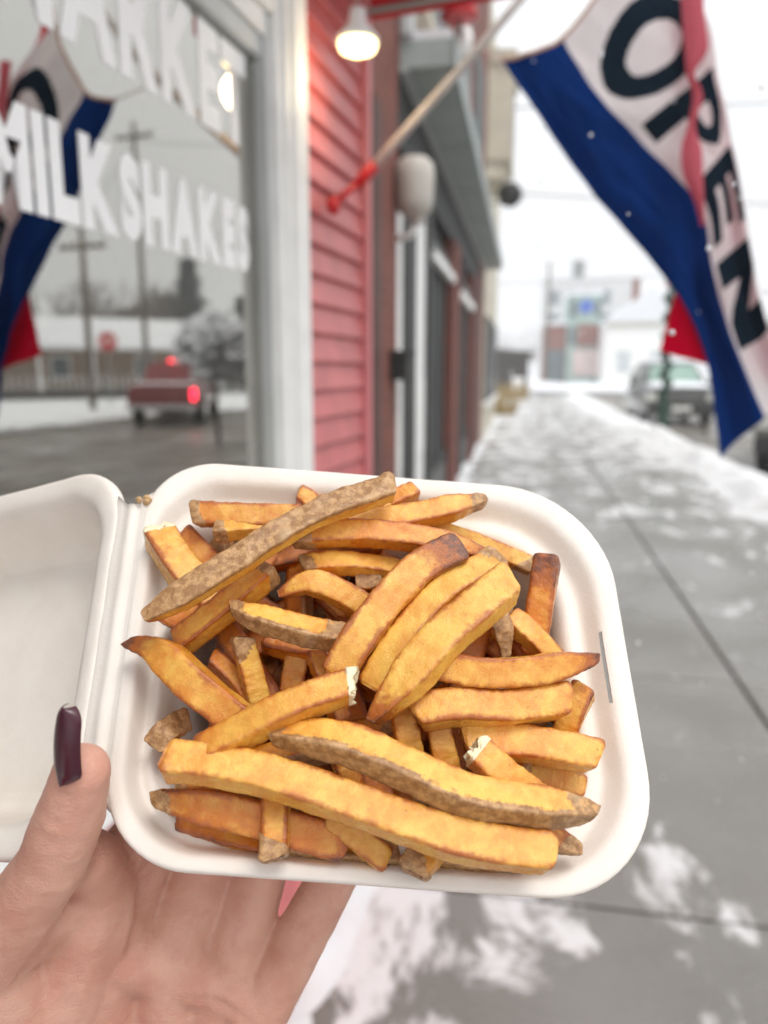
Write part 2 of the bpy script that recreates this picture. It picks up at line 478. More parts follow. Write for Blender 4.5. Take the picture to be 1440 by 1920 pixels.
# ------------------------------------------------------------------ measured shapes
FRIES = [
 ('long speckled skin-on fry lying diagonally across the top of the pile', [(-72.2, -1.5, 24.0), (-49.1, 15.4, 26.0), (-24.6, 35.3, 25.0), (5.4, 52.2, 22.0)], 10.6, 0.9, 'top', 'pb', 0.35),
 ('golden fry with a skin-covered left end under the long skin-on fry', [(-65.0, 44.5, 6.0), (-48.4, 45.0, 6.0), (-27.8, 45.9, 5.0)], 10.9, 1, 'L', 'bb', 0.6),
 ('golden fry pointing right at the far edge with a pale skin tip', [(-22.0, 43.2, 6.0), (10.1, 47.5, 8.0), (39.0, 57.7, 8.0)], 11.0, 1, 'R', 'bp', 0.45),
 ('orange fry with a wrinkled skin cap on its left end near the far rim', [(-29.2, 35.6, 13.0), (-1.5, 38.2, 12.0), (20.7, 37.9, 10.0), (37.2, 35.7, 7.0)], 10.6, 1, 'L', 'bp', 0.75),
 ('pale stubby fry with a broken top beside the hinge', [(-76.8, 36.9, 4.0), (-66.2, 21.7, 5.0), (-50.5, 7.6, 0.0)], 13.9, 0.9, '', 'wb', 0.25),
 ('small orange fry end wedged behind the pale stubby fry', [(-69.0, 40.6, -3.0), (-60.3, 32.2, -4.0), (-50.9, 25.4, -8.0)], 9.6, 1, '', 'bb', 0.85),
 ('pale fry end with a greenish skin corner below the skin-capped golden fry', [(-56.5, 36.6, 8.0), (-44.4, 39.8, 6.0), (-31.7, 43.3, 2.0)], 7.9, 1, 'L', 'bb', 0.3),
 ('rounded fry tip peeping out at the far rim above the skin-on fry', [(-28.5, 60.0, -2.0), (-22.6, 55.9, -4.0), (-16.7, 49.5, -8.0)], 8.7, 1, '', 'bb', 0.5),
 ('short yellow fry with brown skin at its left end in the upper middle', [(-26.0, 27.0, 7.0), (-10.7, 29.1, 7.0), (10.8, 29.7, 2.0)], 9.2, 1, 'L', 'bb', 0.35),
 ('dark brown scrap of skin between two yellow fries in the upper middle', [(-7.4, 23.5, 4.0), (1.2, 24.9, 4.0)], 7.0, 0.6, 'top', 'bb', 0.8),
 ('bent golden fry arching to the right under the dark-tipped fry', [(-32.7, 15.2, 9.0), (-23.1, 19.3, 11.0), (-12.5, 17.2, 9.0), (1.9, 10.5, 3.0)], 10.7, 1, '', 'pb', 0.45),
 ('golden fry slanting down left with a curled skin flap on its upper end', [(-36.0, 22.5, 12.0), (-47.6, 11.6, 10.0), (-65.5, -3.2, 5.0)], 10.9, 1, 'L', 'bb', 0.6),
 ('fry with dark skin along its lower side in the left middle of the pile', [(-47.7, 5.8, 17.0), (-30.9, 1.8, 17.0), (-12.4, -0.4, 15.0)], 10.1, 0.9, 'low', 'pb', 0.3),
 ('fry with a square dark skin end dropping into the left of the pile', [(-44.2, -0.9, 10.0), (-41.7, -11.2, 4.0), (-38.0, -23.2, -2.0)], 9.3, 1, 'L', 'bb', 0.3),
 ('fat brown-tipped fry slanting from the hinge side to the middle', [(-79.8, -4.9, 9.0), (-69.5, -8.2, 12.0), (-56.7, -18.2, 13.0), (-42.0, -28.9, 10.0)], 13.9, 0.9, '', 'rb', 0.5),
 ('fry with a bitten white end lying across the middle left', [(-8.6, -18.0, 26.0), (-27.7, -26.0, 25.0), (-52.5, -39.0, 18.0)], 11.4, 1, '', 'wb', 0.55),
 ('thick fry with a charred upper tip in the centre of the pile', [(26.7, 30.9, 20.0), (10.9, 20.9, 20.0), (-4.0, 2.6, 19.0), (-14.1, -12.8, 15.0)], 14.3, 1, '', 'cb', 0.45),
 ('pale fry beside the charred-tip fry with a skin flake at its top', [(39.7, 29.0, 18.0), (20.1, 14.8, 20.0), (5.9, -2.4, 18.0), (-2.5, -15.4, 14.0)], 12.5, 0.9, 'L', 'bb', 0.2),
 ('widest pale fry in the centre ending in a red-brown tip', [(41.9, 19.9, 23.0), (22.2, 2.3, 24.0), (7.6, -14.6, 23.0), (-2.9, -26.8, 20.0)], 15.6, 0.8, '', 'br', 0.12),
 ('upright browned fry leaning against the right wall of the tray', [(59.1, 36.6, 8.0), (55.5, 21.0, 4.0), (52.5, 4.1, -3.0)], 11.7, 1, '', 'cb', 0.8),
 ('thin yellow fry lying low along the far wall', [(21.6, 49.3, -2.0), (38.0, 45.0, -3.0), (56.9, 38.5, -5.0)], 8.2, 1, 'R', 'bb', 0.15),
 ('tapered flap of pale potato skin hanging in the right middle', [(37.7, 17.3, 10.0), (40.3, 9.5, 9.0), (41.8, 0.8, 4.0)], 9.5, 0.5, 'top', 'bp', 0.5),
 ('short rounded fry end behind the upper right-hand fry', [(44.2, 14.3, 5.0), (51.8, 8.3, 4.0), (59.9, 1.0, 0.0)], 9.7, 1, '', 'bb', 0.3),
 ('curved golden fry, uppermost of the stack by the right wall', [(17.5, -7.1, 16.0), (30.6, -8.8, 17.0), (47.5, -6.9, 16.0), (68.5, -0.3, 14.0)], 11.7, 1, '', 'br', 0.5),
 ('thick rough fry, second of the stack by the right wall', [(9.7, -22.5, 12.0), (22.0, -19.6, 13.0), (40.5, -17.7, 12.0), (58.4, -13.9, 10.0)], 13.2, 1, '', 'bb', 0.4),
 ('olive fry end standing against the right wall behind the rough fry', [(67.1, -7.6, 4.0), (62.5, -15.3, 2.0), (58.6, -23.6, -4.0)], 10.7, 1, '', 'bb', 0.3),
 ('straight pale fry, third of the stack by the right wall', [(25.7, -27.5, 6.0), (47.0, -27.8, 7.0), (66.5, -30.1, 6.0)], 12.9, 1, '', 'bb', 0.35),
 ('fry with a white snapped end pointing up in the right middle', [(26.9, -31.6, 16.0), (34.9, -38.0, 14.0), (49.9, -46.4, 6.0)], 11.7, 1, '', 'wb', 0.45),
 ('long fry with dark skin along its lower edge crossing to the right', [(-32.0, -33.2, 22.0), (-12.3, -34.3, 24.0), (5.8, -40.1, 24.0), (26.7, -46.4, 22.0), (60.1, -47.7, 18.0)], 12.4, 0.9, 'low', 'pp', 0.2),
 ('longest thick pale fry running across the front of the pile', [(-62.5, -42.1, 20.0), (-36.6, -43.8, 20.0), (-12.3, -48.8, 20.0), (5.6, -53.9, 19.0), (23.4, -57.6, 18.0), (46.7, -59.0, 17.0)], 13.5, 0.9, '', 'bb', 0.28),
 ('dark orange fry with a torn skin end tucked under the longest fry', [(-68.2, -50.3, 4.0), (-50.4, -52.7, 5.0), (-31.4, -55.3, 4.0), (-10.9, -58.8, 1.0)], 13.3, 0.9, 'L', 'pb', 1.0),
 ('curl of brown skin against the left wall of the tray', [(-70.0, -35.7, 2.0), (-67.2, -30.7, 2.0), (-62.1, -26.1, -2.0)], 9.7, 0.7, 'top', 'bb', 0.6),
 ('stub with a speckled skin end poking out below the longest fry', [(-31.1, -38.5, 8.0), (-31.7, -52.2, 9.0), (-31.6, -65.4, 11.0)], 10.2, 1, 'R', 'bb', 0.55),
 ('yellow fry slipping down under the front of the longest fry', [(-15.6, -52.0, 4.0), (-7.7, -57.3, 3.0), (0.5, -62.6, 0.0)], 9.5, 1, '', 'bb', 0.3),
 ('short blunt fry end resting over the near rim', [(17.8, -54.2, 3.0), (12.5, -60.5, 5.0), (7.8, -66.1, 6.0)], 11.8, 1, 'R', 'bb', 0.4),
 ('dark browned fry end in the near right corner of the tray', [(33.7, -50.4, 5.0), (46.4, -52.4, 4.0), (58.0, -56.2, 3.0)], 11.7, 1, 'R', 'br', 0.9),
 ('upright yellow fry below the widest pale fry', [(6.4, -19.4, 6.0), (7.8, -27.3, 5.0), (10.0, -35.9, 0.0)], 10.0, 1, '', 'bb', 0.5),
 ("upright golden fry under the rough fry's left end", [(17.3, -18.1, 4.0), (18.9, -27.9, 4.0), (21.0, -38.3, 0.0)], 10.4, 1, '', 'bb', 0.4),
 ('buried yellow fry end low beside the right wall', [(46.5, -34.1, -6.0), (55.8, -35.4, -6.0), (64.7, -37.2, -7.0)], 8.9, 1, '', 'bb', 0.5),
 ('yellow fry standing in the gap above the bitten fry', [(-25.9, 6.6, 0.0), (-27.5, -4.0, -2.0), (-29.6, -15.6, -6.0)], 10.0, 1, '', 'bb', 0.4),
 ("orange fry half hidden below the long skin-on fry's lower end", [(-70.4, 3.3, 4.0), (-61.0, 11.9, 4.0), (-49.4, 22.4, 2.0)], 9.0, 1, '', 'bb', 0.9),
 ('pale sliver beneath the middle of the long skin-on fry', [(-27.5, 24.9, 0.0), (-20.0, 22.9, -1.0), (-10.7, 14.9, -4.0)], 7.4, 1, '', 'bb', 0.3),
 ('greyish fry end deep behind the widest pale fry', [(27.7, 6.7, -4.0), (35.5, 11.1, -5.0), (43.6, 15.9, -6.0)], 8.1, 1, '', 'bb', 0.1),
 ("crumbly orange fry end behind the skin-on fry's upper tip", [(-1.0, 52.3, 2.0), (8.0, 58.5, 1.0), (14.8, 63.2, 0.0)], 9.0, 1, '', 'bb', 0.6),
 ('golden fry crossing under the bitten fry toward the front', [(-42.5, -13.5, -4.0), (-48.8, -24.4, -4.0), (-56.5, -39.5, -6.0)], 10.3, 1, '', 'bb', 0.6),
 ('brown-edged fry buried in the dark gap at the centre left', [(-37.6, 2.0, 0.0), (-26.8, 0.0, 0.0), (-12.6, -0.1, -2.0)], 10.0, 1, '', 'bb', 0.9),
 ('yellow fry end beneath the skin-edged long fry', [(-19.2, -27.4, 4.0), (-12.5, -34.8, 3.0), (-9.2, -43.5, 0.0)], 9.2, 1, '', 'bb', 0.5),
 ('dark fry lying low in the front gap between the two stubs', [(-27.9, -59.5, -5.0), (-12.5, -60.2, -5.0), (4.5, -60.6, -5.0)], 9.4, 0.8, 'low', 'bb', 1.0),  # dark tone paints the shade of the front gap
 ('oily fry in a dark gap-shade tone lying along the near wall in the front left', [(-62.5, -54.9, -6.0), (-48.4, -58.0, -6.0), (-35.3, -59.9, -6.0)], 9.4, 0.8, '', 'bb', 1.0),  # oil plus gap shade, both put into the tone
 ('dark fry lying along the near wall in the front right', [(15.9, -59.9, -5.0), (29.6, -60.8, -5.0), (43.4, -60.5, -5.0)], 8.7, 0.8, 'low', 'bb', 1.0),  # toned dark for the shaded gap by the near rim
 ('thin orange fry crossing the gap beside the fat brown-tipped fry', [(-55.7, -5.8, 0.0), (-47.5, -12.0, -1.0), (-36.8, -22.7, -4.0)], 7.7, 1, '', 'bb', 0.9),
 ('short golden fry across the gap below the charred-tip fry', [(-21.3, -2.3, 3.0), (-16.0, -14.9, 2.0), (-12.5, -22.7, 0.0)], 7.9, 1, '', 'bb', 0.7),
 ('narrow fry end between the third stacked fry and the near corner', [(33.9, -42.5, 8.0), (45.1, -44.6, 7.0), (57.3, -47.3, 5.0)], 7.3, 1, '', 'bb', 0.6),
]
FLAG = [
 (0, [(-0.063, 1.618, 2.032), (0.05, 1.652, 2.076), (0.18, 1.716, 2.26), (0.23, 1.751, 2.347)]),
 (0.2, [(0.022, 1.628, 1.914), (0.12, 1.629, 1.963), (0.309, 1.693, 2.129), (0.3, 1.768, 2.18)]),
 (0.4, [(0.128, 1.638, 1.778), (0.218, 1.645, 1.869), (0.35, 1.687, 1.985), (0.296, 1.747, 1.998)]),
 (0.6, [(0.242, 1.652, 1.657), (0.323, 1.66, 1.76), (0.386, 1.681, 1.843), (0.313, 1.719, 1.759)]),
 (0.75, [(0.312, 1.658, 1.557), (0.355, 1.653, 1.627), (0.419, 1.668, 1.685), (0.295, 1.699, 1.612)]),
 (0.88, [(0.359, 1.656, 1.442), (0.399, 1.649, 1.504), (0.455, 1.659, 1.555), (0.283, 1.695, 1.549)]),
 (1, [(0.39, 1.639, 1.27), (0.469, 1.644, 1.356), (0.53, 1.653, 1.405), (0.272, 1.69, 1.488)]),
]
FOLD = [[(0.2596, 1.6603, 2.1647), (0.2825, 1.6645, 2.1647), (0.3055, 1.6686, 2.1647)], [(0.2644, 1.6501, 2.1061), (0.285, 1.6538, 2.1061), (0.3055, 1.6575, 2.1061)], [(0.2716, 1.6385, 2.0378), (0.2936, 1.6425, 2.0378), (0.3156, 1.6464, 2.0378)], [(0.2771, 1.6303, 1.989), (0.2844, 1.6316, 1.989), (0.2918, 1.6329, 1.989)], [(0.2892, 1.6251, 1.9499), (0.2989, 1.6268, 1.9499), (0.3087, 1.6286, 1.9499)], [(0.2821, 1.6136, 1.8962), (0.2895, 1.615, 1.8962), (0.2968, 1.6163, 1.8962)], [(0.2719, 1.6035, 1.8523), (0.2909, 1.6069, 1.8523), (0.31, 1.6104, 1.8523)], [(0.2774, 1.5952, 1.8035), (0.2955, 1.5985, 1.8035), (0.3136, 1.6018, 1.8035)], [(0.3005, 1.5902, 1.7547), (0.3088, 1.5917, 1.7547), (0.3171, 1.5932, 1.7547)], [(0.3127, 1.5841, 1.7107), (0.3147, 1.5844, 1.7107), (0.3166, 1.5848, 1.7107)]]
POLE = [(-0.357, 1.7732, 1.876), (-0.1121, 1.7139, 2.0934), (-0.0345, 1.712, 2.1729), (0.1386, 1.7493, 2.3687), (0.2338, 1.7665, 2.4777)]
HAND = {
 'wrist': (-0.1767, 0.2270, 1.0977, 0.026),
 'wrist2': (-0.1867, 0.2129, 1.1145, 0.022),
 'forearm': (-0.2217, 0.2440, 0.9301, 0.03),
 'i0': (-0.1386, 0.2163, 1.2504, 0.0125),
 'm0': (-0.1203, 0.2256, 1.2388, 0.0125),
 'r0': (-0.1003, 0.2309, 1.2307, 0.012),
 'p0': (-0.0868, 0.2295, 1.2218, 0.011),
 'heel': (-0.1213, 0.2261, 1.1653, 0.017),
 'heel2': (-0.1517, 0.2210, 1.1624, 0.018),
 'thenar': (-0.1576, 0.2081, 1.2145, 0.017),
 'thenar2': (-0.1558, 0.2161, 1.1838, 0.019),
 'web': (-0.1341, 0.2096, 1.2819, 0.0115),
 'web2': (-0.1323, 0.2012, 1.2958, 0.0095),
 't1': (-0.1641, 0.1894, 1.2639, 0.0132),
 't2': (-0.1334, 0.1843, 1.3059, 0.0104),
 't3': (-0.1252, 0.1835, 1.3239, 0.01),
 't4': (-0.1200, 0.1819, 1.3377, 0.0083),
 'i1': (-0.1244, 0.2402, 1.2971, 0.01),
 'i2': (-0.1102, 0.2634, 1.3128, 0.009),
 'i3': (-0.1031, 0.2776, 1.3299, 0.0078),
 'm1': (-0.1033, 0.2507, 1.2927, 0.010199999999999999),
 'm2': (-0.0916, 0.2716, 1.3176, 0.0092),
 'm3': (-0.0848, 0.2871, 1.3363, 0.008),
 'r1': (-0.0852, 0.2520, 1.2890, 0.009800000000000001),
 'r2': (-0.0702, 0.2716, 1.3113, 0.0088),
 'r3': (-0.0633, 0.2864, 1.3292, 0.0076),
 'p1': (-0.0570, 0.2492, 1.2790, 0.0088),
 'p2': (-0.0413, 0.2658, 1.2973, 0.0078),
 'p3': (-0.0315, 0.2770, 1.3107, 0.0068),
}
NAIL = ([(-0.117, 0.175, 1.3614), (-0.1201, 0.1752, 1.3392), (-0.1192, 0.1821, 1.3382)])
EX, EY, EN, BOX_AT = (0.98244, 0.17131, -0.07398), (-0.13425, 0.60394, 0.78564), (0.17994, -0.76478, 0.61865), (-0.045, 0.239, 1.35661)
CREASES = [([(-0.1359, 0.1797, 1.3169), (-0.1282, 0.1769, 1.3164), (-0.1236, 0.1789, 1.3172)], 0.001, 0.001), ([(-0.1385, 0.1802, 1.3111), (-0.1287, 0.1771, 1.3125), (-0.1227, 0.1785, 1.3142)], 0.001, 0.0009), ([(-0.1345, 0.1807, 1.3207), (-0.1244, 0.1758, 1.3233)], 0.0007, 0.0008), ([(-0.1349, 0.1864, 1.2803), (-0.1395, 0.1844, 1.2738), (-0.1488, 0.1859, 1.2635)], 0.0012, 0.0018), ([(-0.1554, 0.1847, 1.2635), (-0.1433, 0.1843, 1.2715), (-0.1339, 0.1878, 1.2812)], 0.0006, 0.001), ([(-0.126, 0.216, 1.2804), (-0.1271, 0.2117, 1.259), (-0.1366, 0.2112, 1.2326), (-0.1435, 0.2093, 1.2071)], 0.0014, 0.002), ([(-0.129, 0.212, 1.2626), (-0.1125, 0.2172, 1.2524), (-0.0949, 0.2215, 1.2473), (-0.0818, 0.2222, 1.2381)], 0.0008, 0.0016), ([(-0.1193, 0.2171, 1.2366), (-0.1008, 0.2198, 1.2329), (-0.0876, 0.2208, 1.2255)], 0.0009, 0.0015), ([(-0.1185, 0.2189, 1.267), (-0.101, 0.2235, 1.2637), (-0.0869, 0.2277, 1.2614)], 0.0006, 0.0012)]
NAIL_OUT = (-0.3627, -0.9156, 0.2065)
# ------------------------------------------------------------------ ground, road, pavement
def sheet(name, x0, x1, y0, y1, z, mat, nx=1, ny=1):
    v = []; f = []
    for j in range(ny + 1):
        for i in range(nx + 1):
            v.append((x0 + (x1-x0)*i/nx, y0 + (y1-y0)*j/ny, z))
    for j in range(ny):
        for i in range(nx):
            a = j*(nx+1)+i
            f.append((a, a+1, a+nx+2, a+nx+1))
    return tag(obj(name, v, f, mat), kind='structure')

sheet('ground', -160, 160, -160, 160, -.16, M['snow'])
sheet('road', 3.3, 14.2, -40, 47, -.13, M['asphalt'])
sheet('cross_road', -60, 90, 47, 54, -.135, M['asphalt'])

walk = empty('sidewalk', (1.1, 20, 0)); tag(walk, kind='structure')
slab_mb = MB().bbox((-.5, -.5, -.12), (.5, .5, 0), .006, 1)
slab_me = None
cols = [(-1.7, -.62), (-.62, 1.04), (1.04, 2.7), (2.7, 3.12)]
rows = [-3.05, -2.05, -1.05, -.05, .95, 1.95, 2.96, 3.66, 4.66, 5.66, 6.66, 7.66, 8.66, 9.66, 10.66, 11.66, 12.66, 13.66, 14.66, 15.66]
rng = random.Random(4)
for (x0, x1) in cols:
    for y0, y1 in zip(rows, rows[1:]):
        m = MB().bbox((x0+.008, y0+.008, -.12), (x1-.008, y1-.008, rng.uniform(-.003, .002)), .006, 1)
        o = m.build('slab', M['concrete']); o.parent = walk; o.location = (-1.1, -20, 0)
o = MB().box((-1.7, 15.664, -.12), (3.12, 46, -.001)).build('far_slab', M['concrete']); o.parent = walk; o.location = (-1.1, -20, 0)
sub = MB().box((-1.7, -3.05, -.15), (3.12, 46, -.03)).build('joint_bed', plain('dark_joint_sand', (.07, .065, .055), .9)); sub.parent = walk; sub.location = (-1.1, -20, 0)
kerb = empty('kerb', (3.2, 20, 0)); tag(kerb, kind='structure')
for i in range(9):
    o = MB().bbox((-.075, -23+i*3+.004, -.155), (.1, -20+i*3-.004, .004), .015, 2).build('kerb_stone', M['concrete']); o.parent = kerb
o = MB().box((-.075, 4.004, -.155), (.1, 26, .003)).build('far_kerb', M['concrete']); o.parent = kerb
tag(MB().box((14.2, -40, -.15), (17, 47, 0)).build('far_sidewalk', M['dirtysnow']), kind='structure')

def nz(x, y, z=0, s=1, o=4):
    return mnoise.fractal(Vector((x*s, y*s, z)), 1.0, 2.0, o)

def snow_field(name, x0, x1, y0, y1, step, hfun, mat):
    nx = int((x1-x0)/step[0]); ny = int((y1-y0)/step[1])
    v = []; keep = {}; f = []
    hs = np.zeros((ny+1, nx+1))
    for j in range(ny+1):
        y = y0+(y1-y0)*j/ny
        for i in range(nx+1):
            hs[j, i] = hfun(x0+(x1-x0)*i/nx, y)
    def vid(i, j):
        k = (i, j)
        if k not in keep:
            keep[k] = len(v); v.append((x0+(x1-x0)*i/nx, y0+(y1-y0)*j/ny, hs[j, i]))
        return keep[k]
    for j in range(ny):
        for i in range(nx):
            if max(hs[j, i], hs[j, i+1], hs[j+1, i], hs[j+1, i+1]) > -.004:
                f.append((vid(i, j), vid(i+1, j), vid(i+1, j+1), vid(i, j+1)))
    return tag(obj(name, v, f, mat, smooth=True), kind='stuff')

def ss(a, b, x):
    t = min(1, max(0, (x-a)/(b-a))); return t*t*(3-2*t)

def patch_h(x, y):
    wall_x = (-.615+.0872*y)/.996 if y < 2.1 else -.84
    n = 1.25*nz(x*1.5+.35*y, y*.95, 3.1, 2.6, 7) + .35*nz(x, y, 6.1, .8, 2)
    near_wall = 1 - ss(.02, .30, x-wall_x)
    heel = math.exp(-((x-.0)/.36)**2 - ((y-1.55)/.50)**2)
    kerbside = ss(1.7, 2.6, x)
    far = ss(5, 16, y)*.3
    t = .8*n + 1.05*near_wall + .55*ss(1.9, 2.6, x) + far*.4 - .72
    return -.010 + .013*ss(0, .6, t) + .05*ss(.55, 1.3, t) + .05*(1-ss(.0, .16, x-wall_x))*(.7+.6*n) + .003*nz(x, y, 1, 14, 3)*ss(0, .4, t)
snow_field('snow_patches', -.86, 2.4, .5, 24, (.02, .03), patch_h, snow_mat('thin_snow', (.70, .705, .72)))
def bank_h(x, y):
    p = math.exp(-((x-2.82-.12*nz(0, y, 5, .5, 2))/.36)**2)
    return -.035 + .23*p*(.75+.5*nz(x, y, 2, .9, 4)) + .02*nz(x, y, 0, 5, 4)
snow_field('snow_bank', 2.05, 3.5, 3.5, 46, (.05, .07), bank_h, M['dirtysnow'])
def far_bank(x, y):
    return -.12 + (.55+.35*nz(x, y, 8, .3, 3))*math.exp(-((y-57)/2.2)**2) + .05*nz(x, y, 1, 1.4, 3)
snow_field('ploughed_snow', -25, 30, 53.5, 61, (.4, .3), far_bank, M['snow'])
def far_side(x, y):
    return -.13 + .35*math.exp(-((x-15-.4*nz(0, y, 4, .2, 2))/.9)**2)*(.8+.5*nz(x, y, 6, .6, 3))
snow_field('far_kerb_snow', 12.8, 18, 6, 47, (.2, .3), far_side, M['snow'])

# ------------------------------------------------------------------ red shop
D0 = .615
WA = R(5)
shop = empty('shop_building', (-D0*math.cos(WA), D0*math.sin(WA), 0), -WA)
tag(shop, 'red clapboard shop with a large white-framed lettered window', 'shop')
# local axes: x = out of the wall, y = along the wall, z = up
GZ0, GZ1, GS0, GS1 = 1.03, 2.0, -1.1, 1.385
EXPO = .063
def clap(y0, y1, z):
    prof = [(-.02, z-.004), (.014, z-.004), (.016, z), (.014, z+.006), (.002, z+EXPO+.004), (-.02, z+EXPO+.004)]
    return MB().prism(prof, y0, y1, 1)
nb = int(2.62/EXPO)
me_r = me_l = None
for k in range(nb):
    z = .02 + k*EXPO
    if me_r is None:
        o = smooth_by_angle(clap(1.568, 2.002, 0).build('clapboard', M['red'], shop), 30); me_r = o.data
    else:
        o = bpy.data.objects.new('clapboard', me_r); col.objects.link(o); o.parent = shop
    o.location = (0, 0, z)
    if z < .86:
        if me_l is None:
            o = smooth_by_angle(clap(-1.6, 1.567, 0).build('clapboard', M['red'], shop), 30); me_l = o.data
        else:
            o = bpy.data.objects.new('clapboard', me_l); col.objects.link(o); o.parent = shop
        o.location = (0, 0, z)
MB().bbox((-.03, 2.003, 0), (.028, 2.036, 2.66), .006).build('corner_post', M['redpost'], shop)
MB().box((-.6, 2.004, 0), (-.031, 2.033, 2.66)).build('side_wall', M['red'], shop)
MB().box((-.10, 1.412, 0), (-.021, 2.0035, 2.66)).build('wall_core', M['wood'], shop)
MB().box((-.10, -1.6, 0), (-.021, 1.399, .90)).build('wall_base', M['wood'], shop)
MB().box((-.10, -1.6, 2.23), (-.0, 1.399, 2.66)).build('wall_head', M['red'], shop)
# window casing, stepped mouldings, sash
win = MB().bbox((-.021, 1.411, .90), (.030, 1.567, 2.30), .005).build('window_casing', M['white'], shop)
MB().bbox((.0305, 1.435, .96), (.037, 1.458, 2.26), .003).build('side_moulding', M['white'], win)
MB().bbox((.0305, 1.47, .96), (.040, 1.54, 2.26), .004).build('side_moulding', M['white'], win)
MB().bbox((-.021, -1.3, 2.075), (.029, 1.4105, 2.30), .005).build('head_casing', M['white'], win)
MB().bbox((.0295, -1.3, 2.12), (.037, 1.41, 2.15), .003).build('head_moulding', M['white'], win)
MB().bbox((-.06, 1.400, GZ0-.03), (.012, 1.4105, 2.074), .003).build('jamb', M['shadeframe'], win)
MB().bbox((-.06, -1.3, 2.0), (.006, 1.3995, 2.074), .004).build('head_jamb', M['shadeframe'], win)
MB().bbox((.0065, -1.3, 2.035), (.016, 1.3995, 2.0735), .003).build('head_bead', M['white'], win)
MB().bbox((-.06, -1.4, .90), (.07, 1.4105, .998), .006).build('sill', M['white'], win)
MB().bbox((-.06, -1.3, GZ0-.03), (.01, -1.10, 1.999), .004).build('far_jamb', M['white'], win)
pane = MB().box((-.017, -1.099, .999), (-.012, 1.3995, 2.0)).build('glass_pane', M['shopglass'], win)
# room behind the glass
room = MB()
room.box((-3.2, -1.7, 0), (-3.1, 2.08, 2.62)).box((-3.1, 2.0, 0), (-.101, 2.08, 2.62)).box((-3.1, -1.7, 0), (-.101, -1.6, 2.62))
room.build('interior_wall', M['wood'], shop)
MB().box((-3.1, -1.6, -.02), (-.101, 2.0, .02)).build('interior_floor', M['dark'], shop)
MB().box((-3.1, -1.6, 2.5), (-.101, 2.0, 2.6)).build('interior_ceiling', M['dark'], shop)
MB().bbox((-.42, -1.3, .92), (-.101, 1.43, .96), .004).build('display_shelf', M['wood'], shop)
MB().box((-3.3, -1.7, 2.661), (.02, 2.12, 2.75)).build('flat_roof', M['greymetal'], shop)

def text_mesh(word, mat, bold=.02):
    cu = bpy.data.curves.new('lettering', 'FONT')
    cu.body = word; cu.size = 1; cu.offset = bold; cu.extrude = .0; cu.resolution_u = 4; cu.space_character = 1.08
    to = bpy.data.objects.new('tmp', cu); col.objects.link(to)
    dg = bpy.context.evaluated_depsgraph_get()
    me = bpy.data.meshes.new_from_object(to.evaluated_get(dg))
    bpy.data.objects.remove(to)
    return me
M['vinyl'] = plain('white_vinyl_letter', (.97, .97, .97), .6, .03, 10, 0)
def sign_word(word, s0, s1, z0, z1, x, bold):
    adv = 0; items = []
    for ch in word:
        me = text_mesh(ch, None, bold)
        xs = [v.co.x for v in me.vertices]; ys = [v.co.y for v in me.vertices]
        items.append((me, min(xs), max(xs), min(ys), max(ys)))
    gap = .06
    tot = sum(b-a for _, a, b, _, _ in items) + gap*(len(word)-1)
    k = (s1-s0)/tot; cur = s0
    for me, a, b, y0, y1 in items:
        for v in me.vertices:
            X, Y = v.co.x, v.co.y
            v.co = (x, cur+(X-a)*k, z0+(Y-y0)/(y1-y0)*(z1-z0))
        me.materials.clear(); me.materials.append(M['vinyl'])
        o = bpy.data.objects.new('letter', me); col.objects.link(o); o.parent = pane
        cur += (b-a+gap)*k
sign_word('MILKSHAKES', .712, 1.356, 1.624, 1.737, -.0114, .07)
sign_word('MARKET', .74, 1.362, 1.835, 1.992, -.0114, .05)

# awning above, with its end flap
aw = empty('awning', (-D0*math.cos(WA), D0*math.sin(WA), 0), -WA); tag(aw, 'dark red cloth awning hanging over the shop window', 'awning')
MB().prism([(.003, 2.78), (.42, 2.56), (.42, 2.55), (.003, 2.765)], -1.6, 2.01, 1).build('canopy', M['redcloth'], aw)
MB().prism([(.03, 2.30), (.43, 2.315), (.43, 2.57), (.03, 2.77)], 2.011, 2.016, 1).build('end_flap', M['redcloth'], aw)
val = MB()
for k in range(36):
    y = -1.6+k*.1
    val.prism([(y, 2.57), (y+.1, 2.57), (y+.1, 2.44), (y+.08, 2.42), (y+.05, 2.41), (y+.02, 2.42), (y, 2.44)], .421, .425, 0)
val.build('valance', M['redcloth'], aw)
MB().tube([(.03, 2.00, 2.315), (.41, 2.00, 2.33)], .008).tube([(.41, -1.6, 2.54), (.41, 2.0, 2.54)], .009).build('frame_rod', M['galv'], aw)
MB().prism([(1.52, 2.42), (1.66, 2.42), (1.62, 2.24), (1.58, 2.22)], .05, .058, 0).build('corner_tail', M['redcloth'], aw)

# hanging lamp
lamp = empty('hanging_lamp', (0, 0, 0)); lamp.parent = None
def shop_w(o, s, z):
    return shop.matrix_basis @ Vector((o, s, z))
lp = shop_w(.118, 1.62, 2.096)
lamp.location = lp; tag(lamp, 'lit round lamp hanging under the red awning by the window corner', 'lamp')
MB().lathe([(.001, .016), (.024, .012), (.037, .006), (.040, -.004), (.036, -.014), (.022, -.020), (.001, -.022)]).build('bulb', M['bulb'], lamp, True)
MB().lathe([(.043, .002), (.043, .008), (.03, .022), (.018, .036), (.016, .062), (.001, .063), (.001, .036), (.014, .032), (.026, .02), (.040, .006)]).build('lamp_shade', M['white'], lamp, True)
MB().tube([(0, 0, .08), (0, 0, .5)], .007).build('stem', M['pole'], lamp)
pl = bpy.data.lights.new('lamp_light', 'POINT'); pl.energy = .9; pl.color = (1, .8, .5); pl.shadow_soft_size = .04
